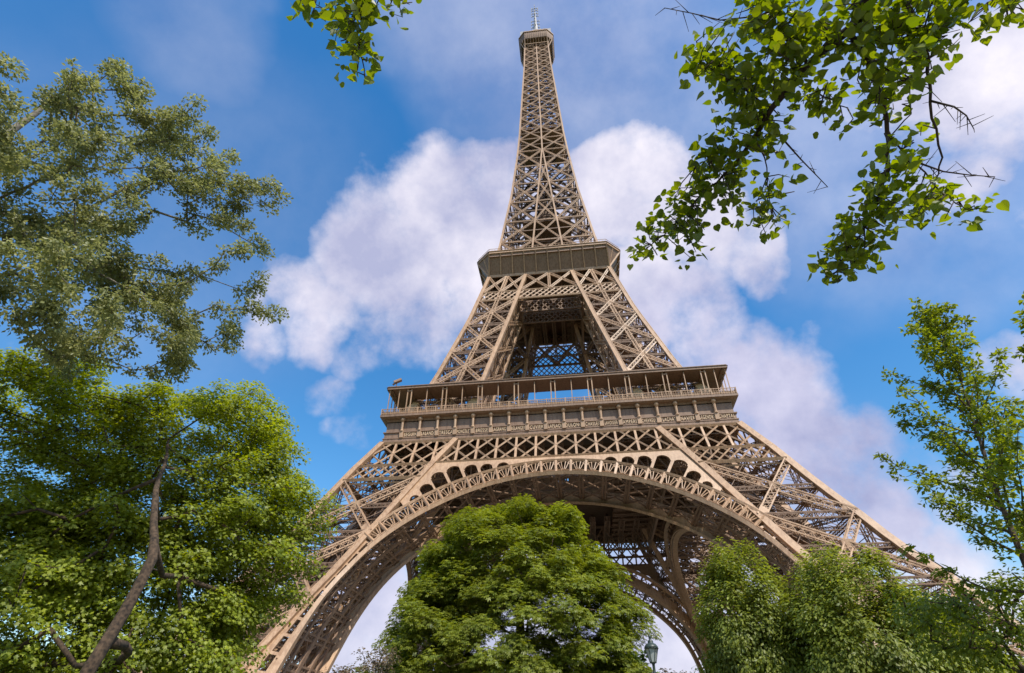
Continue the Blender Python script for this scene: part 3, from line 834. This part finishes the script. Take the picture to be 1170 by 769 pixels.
def foliage(name, mt, parent, pos, nrmv, dirv, size, kind):
    "one crown mesh out of many separate leaves"
    tv, tf = leaf_shape(kind); n = len(pos); nv = len(tv)
    z = normv(nrmv); x = dirv-z*np.sum(dirv*z, axis=1, keepdims=True); x = normv(x); y = np.cross(z, x)
    sz = size if np.ndim(size) else np.full(n, size)
    V = pos[:, None, :]+(tv[None, :, 0:1]*x[:, None, :]+tv[None, :, 1:2]*y[:, None, :]+tv[None, :, 2:3]*z[:, None, :])*sz[:, None, None]
    me = bpy.data.meshes.new(name)
    lt = np.array([i for f in tf for i in f]); ln = np.array([len(f) for f in tf])
    me.vertices.add(n*nv); me.vertices.foreach_set('co', V.reshape(-1).astype(np.float32))
    loops = (np.arange(n)[:, None]*nv+lt[None, :]).reshape(-1)
    me.loops.add(len(loops)); me.loops.foreach_set('vertex_index', loops.astype(np.int32))
    tot = np.tile(ln, n); st = np.concatenate([[0], np.cumsum(tot)[:-1]])
    me.polygons.add(len(tot)); me.polygons.foreach_set('loop_start', st.astype(np.int32)); me.polygons.foreach_set('loop_total', tot.astype(np.int32))
    me.update(calc_edges=True); me.materials.append(mt)
    o = bpy.data.objects.new(name, me); C.objects.link(o); o.parent = parent
    return o
def scatter(rng, clumps, rad, per, flat, centre, up, outw, jit, droop, size):
    "leaves in clumps: position, facing, direction and size"
    N_ = len(clumps); per = np.maximum(1, (per*(rad/np.mean(rad))**2).astype(int)) if np.ndim(rad) else np.full(N_, per)
    rad = rad if np.ndim(rad) else np.full(N_, rad)
    idx = np.repeat(np.arange(N_), per); n = len(idx)
    g = rng.normal(size=(n, 3)); g = normv(g)*rng.random((n, 1))**(1/2.2)
    out = normv(clumps-centre)
    p = clumps[idx]+g*rad[idx, None]*np.array((1, 1, flat))
    p[:, 2] -= droop*rad[idx]*(np.hypot(g[:, 0], g[:, 1])**2)     # clump edges hang
    nv = np.array((0, 0, 1.))*up+out[idx]*outw+g*.55+rng.normal(size=(n, 3))*jit
    dv = g*np.array((1, 1, .4))+out[idx]*.5+rng.normal(size=(n, 3))*.45+np.array((0, 0, -droop*.8))
    return p, nv, dv, size*(.7+.6*rng.random(n))
def lobe_points(rng, lobes, n, shell=.75, zmin=None):
    L_ = np.array(lobes, float); wts = (L_[:, 3]*L_[:, 4]+L_[:, 4]*L_[:, 5]+L_[:, 3]*L_[:, 5]); wts /= wts.sum()
    out = []
    while len(out) < n:
        k = rng.choice(len(L_), p=wts); d = rng.normal(size=3); d /= np.linalg.norm(d)
        r_ = shell+(1-shell)*rng.random() if rng.random() < .8 else .3+.5*rng.random()
        P = L_[k, :3]+d*L_[k, 3:6]*r_*(.93+.14*rng.random())
        if zmin is not None and P[2] < zmin: continue
        inside = False
        for j in range(len(L_)):
            if j != k and np.sum(((P-L_[j, :3])/L_[j, 3:6])**2) < .45: inside = True; break
        if inside and rng.random() < .8: continue
        out.append(P)
    return np.array(out)
def skeleton(rng, path, radii, targets, mt, name, parent, tip=.012, wig=.08, bias=.35, sides=5, k_r=.45):
    "trunk and limbs: every clump is joined to the nearest wood, limbs thicken towards the trunk"
    pts = []; par = []; plen = []
    path = [np.array(p, float) for p in path]
    for a in range(len(path)-1):
        seg = max(2, int(np.linalg.norm(path[a+1]-path[a])/.5))
        for k in range(seg):
            pts.append(path[a]+(path[a+1]-path[a])*k/seg)
    pts.append(path[-1]); nt_ = len(pts); par = [-1]+list(range(nt_-1)); plen = [0]*nt_
    T = np.array(targets); P = np.array(pts)
    d0 = np.min(np.linalg.norm(T[:, None]-P[None], axis=2), axis=1); order = np.argsort(d0)
    cnt = [0]*nt_
    PP = list(P); 
    for ti in order:
        t = T[ti]; A = np.array(PP); d = np.linalg.norm(A-t, axis=1)
        up_pen = np.maximum(0, A[:, 2]-t[2])*.5
        c = d+np.array(plen)*bias+up_pen; c[:max(1, int(nt_*.2))] += 3
        j = int(np.argmin(c)); a = PP[j]; L_ = d[j]
        seg = max(1, int(L_/.7)); prev = j
        sag = rng.normal(size=3)*wig*L_; 
        for k in range(1, seg+1):
            u = k/seg; q = a+(t-a)*u+sag*math.sin(PI*u)+np.array((0, 0, -.12*L_*math.sin(PI*u)))
            PP.append(q); par.append(prev); plen.append(plen[prev]+L_/seg); prev = len(PP)-1; cnt.append(0)
        cnt[prev] = 1
    n = len(PP); flow = np.array(cnt+[0]*(n-len(cnt)), float)
    for i in range(n-1, nt_-1, -1): flow[par[i]] += flow[i]
    rad = tip*np.maximum(flow, 1)**k_r
    tr = np.interp(np.linspace(0, 1, nt_), np.linspace(0, 1, len(radii)), radii)
    for i in range(nt_, n):
        p = par[i]; rad[i] = min(rad[i], (tr[p]*.72 if p < nt_ else rad[p]))
    mb = MB()
    mb.tube([p+rng.normal(size=3)*.02 for p in PP[:nt_]], list(tr), 10)
    for i in range(nt_, n):
        p = par[i]; rp = min(rad[p], tr[p] if p < nt_ else 9) ; mb.tube([PP[p], PP[i]], [min(rp, rad[i]*1.6), rad[i]], sides)
    return mb.build(name, mt, parent, True)
def make_tree(name, label, cat, base, path, radii, lobes, n_clump, crad, per, size, kind, lm, bm, seed, centre=None, flat=.55, up=.9, outw=.5, jit=.5, droop=.3, shell=.75, zmin=1.5, tip=.012, wig=.08, bias=.35, group=None, extra=None):
    rng = np.random.default_rng(seed)
    root = empty(name, tuple(base)); tag(root, label, cat, group)
    loc = np.array(base, float)
    cl = lobe_points(rng, lobes, n_clump, shell, zmin)
    if extra is not None: cl = extra(cl, rng)
    cen = np.array(centre if centre is not None else np.mean(cl, axis=0))
    skeleton(rng, [np.array(p)-loc for p in path], radii, cl-loc, bm, 'trunk', root, tip, wig, bias)
    rad = crad*(.6+.8*rng.random(len(cl)))
    p, nv, dv, sz = scatter(rng, cl, rad, per, flat, cen, up, outw, jit, droop, size)
    foliage('crown', lm, root, p-loc, nv, dv, sz, kind)
    return root

CHEST = leafmat('chestnut_leaf', (.11, .15, .016), (.235, .265, .03), .36)
MAPLE = leafmat('maple_leaf', (.13, .175, .014), (.29, .33, .032), .45)
POPL = leafmat('poplar_leaf', (.15, .172, .052), (.27, .28, .11), .38)
ELM = leafmat('elm_leaf', (.125, .165, .022), (.26, .29, .04), .4)
GINK = leafmat('fan_leaf', (.11, .155, .015), (.235, .275, .03), .42)
LIND = leafmat('linden_leaf', (.07, .11, .008), (.15, .19, .014), .52, .4)
FARL = leafmat('distant_leaf', (.05, .09, .015), (.09, .14, .02), .3)
RUST = leafmat('brownish_leaf', (.10, .09, .04), (.20, .14, .08), .3)

# round chestnut in front of the arch
make_tree('chestnut_tree', 'round leafy chestnut tree in front of the tower arch', 'tree', (.3, -101.5, 0), [(.3, -101.5, 0), (.2, -101.5, 3), (-.1, -101.4, 7.5)], [.38, .3, .16],
          [(-.3, -101.3, 8.2, 4.6, 4.3, 4.7), (-1.6, -102.2, 4.6, 5.4, 4.6, 4.2), (1.7, -102.2, 5.6, 4.1, 4.3, 4.2), (2.7, -102.2, 6.3, 2.5, 2.5, 2.7), (-3.3, -102.2, 6.2, 2.4, 2.5, 2.7), (-2.0, -101.8, 9.0, 2.5, 2.7, 3.0), (1.5, -101.8, 8.9, 2.7, 2.7, 3.1), (2.4, -102.0, 3.0, 3.6, 4.0, 3.2), (-3.6, -102.0, 2.6, 3.9, 3.6, 3.0)],
          880, .70, 170, .215, 'palm', CHEST, BARK, 5, centre=(0, -101.5, 4.5), flat=.42, up=1.1, outw=.35, jit=.35, droop=.55, shell=.8)

# big maple, lower left
kn = at(175, 640, 15.4); tb = at(100, 769, 14.5); k2 = at(178, 560, 17.2); k3 = at(195, 500, 19.5)
b0 = np.array((tb[0]-.9, tb[1]+.1, 0)); 
def maple_gap(cl, rng):
    # keep the front of the trunk open
    keep = []
    for c in cl:
        ok = True
        for p in (tb, tb*.7+kn*.3, tb*.3+kn*.7, kn, kn*.6+k2*.4):
            d = p-CAM; L_ = np.linalg.norm(d); d = d/L_; v = c-CAM; t = v@d
            if t < L_+.1 and np.linalg.norm(v-d*t) < .30: ok = False
        if ok: keep.append(c)
    return np.array(keep)
make_tree('maple_tree', 'large bushy maple tree with a leaning brown trunk at lower left', 'tree', b0, [b0, tb, kn, k2, k3], [.17, .13, .105, .06, .03],
          [(-9.4, -114.8, 8.4, 3.6, 3.2, 3.9), (-13.8, -117.0, 8.4, 3.8, 3.2, 3.9), (-9.4, -115.2, 4.4, 3.4, 3.0, 3.4), (-12.8, -117.6, 4.0, 4.0, 3.2, 3.6), (-17, -119, 5.5, 3.5, 3, 4), (-7.2, -114.8, 6.9, 2.5, 2.3, 2.6), (-8.2, -115.0, 3.4, 2.6, 2.3, 2.2)],
          1650, .60, 210, .128, 'maple', MAPLE, BARKM, 11, centre=(-12, -113, 4), flat=.5, up=.8, outw=.55, jit=.5, droop=.4, shell=.7, extra=maple_gap, tip=.010)

# tall poplar, upper left: limbs reach in from a trunk outside the frame
pb = np.array((-19.5, -121.5, 0))
pl = []
for px, py, d_, r_ in ((60, 150, 20, 2.6), (140, 130, 20.5, 1.7), (20, 230, 18.5, 2.8), (120, 230, 19, 2.6), (215, 190, 20, 1.9), (280, 225, 20, 1.5), (200, 300, 18.5, 2.3), (275, 300, 19, 1.5), (110, 340, 17.5, 2.5), (30, 350, 17, 2.6), (190, 385, 17.5, 1.6), (-60, 280, 18, 4), (-60, 190, 20, 3), (90, 115, 21, 1.0), (155, 95, 21, .9), (240, 350, 18, 1.4)):
    p = at(px, py, d_); pl.append((*p, r_*.95, r_*.95, r_*.72))
def sprays(cl, rng):
    out_ = []
    for c in cl:
        d = normv(np.array((.75, .1, .35))+rng.normal(size=3)*.55); L2 = rng.uniform(.8, 2.1); k = int(L2/.24)
        for j in range(k): out_.append(c+d*L2*(j/k-.5)+rng.normal(size=3)*.10+np.array((0, 0, -.25*(j/k)**2)))
    return np.array(out_)
make_tree('poplar_tree', 'tall grey green poplar with open feathery branches at upper left', 'tree', pb, [pb, pb+(0, .1, 7), pb+(.8, .2, 12), pb+(1.8, .4, 18), pb+(2.6, .6, 24)], [.5, .42, .34, .2, .05],
          pl, 160, .26, 86, .108, 'leaf', POPL, BARKG, 21, flat=.7, up=.6, outw=.3, jit=.8, droop=.25, shell=.35, zmin=8.5, tip=.007, wig=.10, bias=.2, extra=sprays)

# two drooping bushy elms, lower right
def ell(px, py, d_, rx, ry, rz):
    p = at(px, py, d_); return (p[0], p[1], p[2], rx, ry, rz)
e1 = ell(860, 740, 23.5, 1.95, 1.9, 3.2); 
make_tree('weeping_elm', 'narrow drooping elm bush beside the right arch foot', 'tree', (e1[0], e1[1], 0), [(e1[0], e1[1], 0), (e1[0], e1[1], 3.5), (e1[0], e1[1], 6)], [.14, .1, .04],
          [(e1[0], e1[1], 5.1, 1.5, 1.5, 2.9), (e1[0], e1[1], 3.0, 1.75, 1.7, 2.8)], 330, .42, 190, .13, 'leaf', ELM, BARK, 31, centre=(e1[0], e1[1], 4.5), flat=.9, up=.6, outw=.7, jit=.4, droop=1.0, shell=.8, zmin=.6)
e2 = ell(1000, 740, 23.0, 3, 2.5, 3.0)
make_tree('weeping_elm', 'broad drooping elm bush in front of the right tower leg', 'tree', (e2[0], e2[1], 0), [(e2[0], e2[1], 0), (e2[0], e2[1], 3.2), (e2[0]-.3, e2[1], 5.6)], [.2, .14, .05],
          [(e2[0]-.4, e2[1], 4.3, 2.2, 2.1, 3.0), (e2[0]+1.1, e2[1]+.2, 3.5, 2.3, 2.2, 2.5), (e2[0]+2.2, e2[1]+.2, 2.2, 2.0, 2.0, 2.1), (e2[0]-2.1, e2[1]+1.0, 2.6, 1.2, 1.2, 2.0)], 560, .45, 190, .13, 'leaf', ELM, BARK, 37, centre=(e2[0], e2[1], 3.5), flat=.9, up=.6, outw=.7, jit=.4, droop=1.0, shell=.8, zmin=.6)

# open young tree on the right with tiers of rising branches
def tiered(name, label, base, height, lean, n_br, len0, size, per, seed, lm, bm, z_first=2.0, side=None):
    rng = np.random.default_rng(seed); root = empty(name, tuple(base)); tag(root, label, 'tree')
    mb = MB(); H_ = height; base0 = np.zeros(3)
    def tr(u): return np.array((lean[0]*u+.08*math.sin(u*9), lean[1]*u+.06*math.cos(u*7), H_*u))
    K_ = 26; mb.tube([tr(k/K_) for k in range(K_+1)], [max(.010, .085*(1-k/K_)**.9) for k in range(K_+1)], 8)
    cl = []
    for i in range(n_br):
        u = z_first/H_+(1-z_first/H_)*(i/n_br)**.9; az = i*2.399+rng.normal()*.25
        ln = len0*(1.02-u)**.7*(.75+.4*rng.random())+.35; el = R(18+38*u+rng.normal()*6)
        d = np.array((math.cos(az)*math.cos(el), math.sin(az)*math.cos(el), math.sin(el))); p0 = tr(u); seg = max(4, int(ln/.3)); prev = p0; rr_ = .035*(1-u*.6)
        pts = [p0]
        for k in range(1, seg+1):
            d2 = d+np.array((0, 0, .35*(k/seg)))+rng.normal(size=3)*.13; prev = prev+normv(d2)*ln/seg; pts.append(prev)
            if k/seg > .15:
                for _ in range(2): cl.append(prev+rng.normal(size=3)*.07)
                if k % 2 == 0 or ln > 1.5:
                    s_ = normv(np.cross(d, (0, 0, 1.))+rng.normal(size=3)*.35)*(1 if rng.random() < .5 else -1); l2 = (.25+.6*rng.random())*(1.2-k/seg)*min(1.3, ln*.5)
                    q = prev+normv(s_+d*.6)*l2; mb.tube([prev, q], [.010, .004], 4)
                    for t in np.arange(.25, 1.01, .22/max(l2, .25)): cl.append(prev+(q-prev)*t+rng.normal(size=3)*.04)
        mb.tube(pts, [max(.006, rr_*(1-k/len(pts))) for k in range(len(pts))], 5)
    mb.build('trunk', bm, root, True)
    cl = np.array(cl); p, nv, dv, sz = scatter(rng, cl, .13*(.7+.6*rng.random(len(cl))), per, .6, np.array((0, 0, H_*.4)), .9, .2, .6, .2, size)
    foliage('crown', lm, root, p, nv, dv, sz, 'leaf'); return root
gb = spot(1185, 769, 13); gt = spot(1052, 352, 13)
tiered('ginkgo_tree', 'slender open tree with tiered upswept branches against the sky at right', (gb[0]+.05, gb[1], 0), gt[2]-.35, (gt[0]-gb[0]+.1, gt[1]-gb[1]), 34, 2.8, .10, 22, 41, GINK, BARK, 3.3)
gq = spot(1290, 500, 10); gqt = spot(1188, 338, 10)
tiered('ginkgo_tree', 'upswept tree whose leafy twig tip pokes in at the right edge', (gq[0]+.1, gq[1], 0), gqt[2]-.2, (0, 0), 22, 1.3, .095, 20, 43, GINK, BARK, 3.6)
# low leafy tree in the lower right corner
e3 = spot(1150, 748, 15)
make_tree('young_elm', 'low spreading green tree under the open tree in the right corner', 'tree', (e3[0]+.4, e3[1], 0), [(e3[0]+.4, e3[1], 0), (e3[0]+.3, e3[1], 2), (e3[0], e3[1], 3.2)], [.1, .08, .03],
          [(e3[0]-.4, e3[1], 3.5, 1.5, 1.5, .7), (e3[0]+1.2, e3[1]-.3, 3.6, 1.2, 1.2, .9)], 130, .3, 60, .095, 'leaf', GINK, BARK, 47, flat=.6, up=.9, outw=.4, jit=.5, droop=.3, shell=.5, zmin=2.6)

# --- linden boughs overhead
def bough(name, label, trunk, limbs, bare, blobs_, dist, seed, nleaf, bend):
    rng = np.random.default_rng(seed); root = empty(name, (trunk[0], trunk[1], 0)); tag(root, label, 'tree'); o = np.array((trunk[0], trunk[1], 0.0))
    def P3(px, py, k=0): return at(px, py, dist+k)-o
    mb = MB(); nodes = []
    first = None
    for pts, r0, r1 in limbs:
        Q = [P3(*p) for p in pts]; 
        fine = []
        for a in range(len(Q)-1):
            for t in np.linspace(0, 1, 5)[:-1]: fine.append(Q[a]+(Q[a+1]-Q[a])*t+rng.normal(size=3)*.006)
        fine.append(Q[-1]); mb.tube(fine, list(np.linspace(r0, r1, len(fine))), 6); nodes += fine
    for pts in bare:
        Q = [P3(*p) for p in pts]; mb.tube(Q, list(np.linspace(.009, .003, len(Q))), 5)
        for a in range(len(Q)-1):
            for t in np.arange(.1, 1, .22):
                q = Q[a]+(Q[a+1]-Q[a])*t; mb.tube([q, q+normv(rng.normal(size=3))*rng.uniform(.05, .16)], [.0035, .0015], 4)
    # the limb back to the trunk, up over the camera
    st = P3(*limbs[0][0][0]); 
    A = np.array((0, 0, 0.)); B_ = np.array((0.05, 0, bend)); top_ = (B_+st)/2+np.array((0, 0, 1.2))
    mb.tube([A, A+(0, 0, 1.2), A+(.03, .02, 3), B_], [.26, .2, .17, .13], 10)
    cur = [B_*(1-t)**2+2*top_*t*(1-t)+st*t*t for t in np.linspace(0, 1, 12)]
    mb.tube(cur, list(np.linspace(.12, limbs[0][1], 12)), 8)
    pos = []; dr = []
    nodes = np.array(nodes)
    for px, py, r_, n_ in blobs_:
        # shoots: each carries a few leaves
        k = max(1, int(n_/4.1))
        for _ in range(k):
            a = rng.random()*2*PI; rr_ = r_*math.sqrt(rng.random()); q = P3(px+rr_*math.cos(a), py+rr_*math.sin(a), rng.normal()*.28)
            j = int(np.argmin(np.linalg.norm(nodes-q, axis=1)+.15*(nodes[:, 2] < q[2]-.3)))
            s_ = nodes[j]; mid = (s_+q)/2+rng.normal(size=3)*.05
            d_ = np.linalg.norm(q-s_)
            if d_ > 1.4: continue
            mb.tube([s_, mid, q], [.006, .0045, .0025], 4)
            for m_ in range(rng.integers(4, 8)):
                t = 1-.75*rng.random()*min(1, .35/max(d_, .05)); b = s_+(q-s_)*t+(rng.normal(size=3)*.055)
                off = normv(rng.normal(size=3)*np.array((1, 1, .5))+normv(q-s_)*.5)*.04; pos.append(b+off); dr.append(off*8+np.array((0, 0, -.45)))
    pos = np.array(pos); dr = np.array(dr); n = len(pos)
    mb.build('trunk', BARKD, root, True)
    nv = np.array((0, -.15, .75))+rng.normal(size=(n, 3))*.6
    foliage('crown', LIND, root, pos, nv, dr+rng.normal(size=(n, 3))*.25, .072*(.55+.75*rng.random(n)), 'heart')
    return root
LB = [([(1010, -70), (991, 0), (973, 32), (923, 73), (882, 123), (855, 168), (836, 191)], .05, .012),
      ([(836, 191), (800, 225), (765, 262), (738, 285)], .012, .004),
      ([(973, 36), (998, 86), (1014, 136), (1016, 191), (1000, 237), (973, 282), (948, 318)], .022, .004),
      ([(1010, -60), (1032, 0), (1062, 68), (1062, 118), (1075, 182), (1068, 214)], .018, .004),
      ([(923, 73), (903, 45), (891, 10), (880, -30)], .014, .006), ([(978, 30), (1015, 36), (1055, 36)], .012, .005), ([(911, 93), (940, 110), (968, 123)], .009, .004),
      ([(882, 123), (840, 95), (800, 70)], .008, .004), ([(1014, 150), (1050, 190), (1080, 225), (1105, 240)], .008, .003), ([(1040, -40), (1090, -20), (1150, 5)], .02, .006),
      ([(865, 155), (875, 190), (880, 235)], .007, .003), ([(1016, 160), (1040, 130), (1040, 90)], .006, .003), ([(850, 175), (815, 180), (795, 190)], .006, .003)]
BARE = [[(915, -15), (896, 3), (870, 18), (823, 23), (790, 15), (759, 9)], [(1062, 115), (1090, 122), (1104, 132), (1113, 148)], [(1032, 180), (1055, 188), (1078, 196), (1108, 200), (1137, 202)], [(891, 155), (915, 182), (946, 214)], [(1000, 70), (1035, 95), (1060, 100)]]
BL = [(850, 25, 30, 95), (890, 40, 42, 170), (950, 25, 45, 150), (1000, 15, 40, 120), (1050, 20, 40, 130), (1100, 12, 30, 80), (1150, 8, 22, 36), (800, 60, 20, 34), (790, 88, 10, 8), (830, 75, 28, 65), (870, 85, 35, 120), (920, 100, 28, 50),
      (845, 120, 30, 85), (835, 160, 32, 95), (880, 150, 25, 45), (815, 200, 34, 105), (790, 235, 32, 95), (760, 262, 26, 75), (735, 285, 16, 26), (800, 280, 22, 22), (850, 230, 28, 55), (885, 255, 18, 30), (870, 212, 20, 24), (905, 212, 10, 8), (950, 118, 16, 18), (955, 150, 14, 14),
      (1000, 90, 25, 65), (1025, 70, 30, 80), (1010, 120, 20, 34), (1060, 60, 18, 26), (1000, 215, 24, 55), (1030, 180, 22, 38), (1030, 230, 34, 100), (985, 255, 28, 60), (960, 285, 22, 45), (975, 300, 25, 36), (1005, 285, 22, 26), (945, 315, 12, 16), (1080, 232, 24, 34), (1110, 238, 12, 10), (1045, 120, 12, 10), (1050, 160, 14, 10)]
bough('linden_tree', 'overhanging linden bough with backlit heart shaped leaves at upper right', (CAM[0]+3.2, CAM[1]-3.4), LB, BARE, BL, 5.3, 51, 0, 5.2)
LB2 = [([(400, -90), (405, -30), (408, 20), (412, 60), (418, 95)], .016, .003), ([(405, -40), (370, -10), (350, 5), (338, 8)], .010, .003), ([(402, -50), (430, -15), (455, 0), (468, 5)], .010, .003)]
BL2 = [(400, 12, 26, 60), (365, 5, 20, 22), (345, 3, 12, 10), (435, 8, 26, 45), (460, 0, 12, 12), (410, 45, 22, 34), (405, 65, 14, 16), (388, 35, 16, 18), (416, 88, 4, 4), (400, 78, 8, 6)]
bough('linden_tree', 'small linden spray hanging in from the top edge left of the spire', (CAM[0]-3.6, CAM[1]-3.0), LB2, [], BL2, 5.3, 53, 0, 5.2)

# --- background trees seen under the arches and a building
def far_tree(px, py_top, dist, rad, label, lm, seed, name='plane_tree'):
    p = spot(px, py_top, dist); H_ = p[2]
    make_tree(name, label, 'tree', (p[0], p[1], 0), [(p[0], p[1], 0), (p[0], p[1], H_*.45), (p[0], p[1], H_*.8)], [.3, .22, .08],
              [(p[0], p[1], H_*.62, rad, rad, H_*.38)], 120, rad*.22, 50, .35, 'leaf', lm, BARK, seed, centre=(p[0], p[1], H_*.5), flat=.6, zmin=H_*.2, shell=.7, tip=.03)
far_tree(770, 766, 62, 3.2, 'small distant tree with brownish leaves right of the lamp post', RUST, 61)
far_tree(800, 763, 95, 4.5, 'far green tree under the right arch foot', FARL, 62)
far_tree(722, 745, 36, 1.6, 'small green tree between the chestnut and the lamp post', FARL, 63)
far_tree(405, 757, 70, 4.0, 'far brownish tree under the left arch', RUST, 64)
# wispy shrub just left of the chestnut
sb = spot(432, 745, 24)
make_tree('wispy_shrub', 'wispy brown tipped shrub just left of the chestnut', 'shrub', (sb[0], sb[1], 0), [(sb[0], sb[1], 0), (sb[0], sb[1], 2.5), (sb[0], sb[1], 4)], [.06, .04, .02],
          [(sb[0], sb[1], 4.0, 1.1, .9, .9)], 60, .18, 22, .10, 'leaf', RUST, BARKD, 66, flat=.6, shell=.3, zmin=2.8, tip=.006)

# --- lamp post
lp = spot(742, 725, 24); H_ = lp[2]
lamp = empty('street_lamp', (lp[0], lp[1], 0)); tag(lamp, 'old green lamp post with a glazed lantern seen beside the chestnut', 'street lamp')
GREEN = mat('lamp_green_paint', (.035, .05, .04), .45, .15, 6)
m = MB(); m.lathe([(.2, 0), (.2, .1), (.16, .15), (.15, .55), (.1, .7), (.075, 1.0), (.06, H_-1.35), (.09, H_-1.3), (.05, H_-1.22), (.05, H_-.98), (.1, H_-.92)], 0, 0, 0, 14)
m.build('post', GREEN, lamp, True)
m = MB()
for k in range(6):
    a = 2*PI*k/6; c_, s_ = math.cos(a), math.sin(a); m.bar((.11*c_, .11*s_, H_-.92), (.235*c_, .235*s_, H_-.48), .022, .022)
m.lathe([(.12, 0), (.13, .03), (.12, .05)], 0, 0, H_-.94, 6); m.lathe([(.245, 0), (.27, .02), (.245, .05)], 0, 0, H_-.49, 12)
m.build('lantern_frame', GREEN, lamp)
LG = mat('lantern_glass', (.42, .45, .43), .15, .05, 5)
m = MB(); m.lathe([(.10, H_-.90), (.225, H_-.485)], 0, 0, 0, 6); m.build('lantern_glass', LG, lamp)
m = MB(); m.lathe([(.26, 0), (.25, .05), (.19, .13), (.11, .17), (.10, .2), (.10, .25), (.05, .28), (.04, .33), (.06, .37), (.05, .42), (.012, .46), (.008, .49)], 0, 0, H_-.46, 14); m.build('lantern_cap', GREEN, lamp, True)

# --- pale building in the lower right
bp = spot(1120, 757, 150)
bld = empty('stone_building', (bp[0], bp[1], 0)); bld.rotation_euler = (0, 0, R(-25)); tag(bld, 'pale stone building low behind the trees at the right corner', 'building')
CREAM = mat('cream_stone', (.52, .45, .38), .85, .06, .5); ZINC = mat('roof_zinc', (.30, .22, .19), .6, .1, .5); WIN = mat('window_glass', (.03, .035, .04), .15, .1, 1)
m = MB(); m.box(-14, 14, 0, 10, 0, bp[2]-1.2); m.bar((-14.3, -.2, bp[2]-1.0), (14.3, -.2, bp[2]-1.0), .5, .7, (0, -1, 0), True); m.build('wall', CREAM, bld)
m = MB(); m.hexa([(-14, .1, bp[2]-1.0), (14, .1, bp[2]-1.0), (14, 10, bp[2]-1.0), (-14, 10, bp[2]-1.0), (-12.5, 2, bp[2]), (12.5, 2, bp[2]), (12.5, 8.5, bp[2]), (-12.5, 8.5, bp[2])]); m.build('roof', ZINC, bld)
for r_ in range(4):
    for c_ in range(9):
        x = -12.4+c_*3.1; z = 1.5+r_*3.3
        m = MB(); m.box(x-.5, x+.5, -.02, .1, z, z+1.9); m.bar((x-.6, -.04, z), (x+.6, -.04, z), .12, .2, (0, -1, 0), True); m.build('window', WIN, bld)

GR = {'weeping_elm': 'drooping elms at the right', 'linden_tree': 'overhanging lindens', 'ginkgo_tree': 'open upswept trees at the right', 'plane_tree': 'small trees far behind'}
for o in list(C.objects):
    k = o.name.split('.')[0]
    if o.parent is None and k in GR: o['group'] = GR[k]
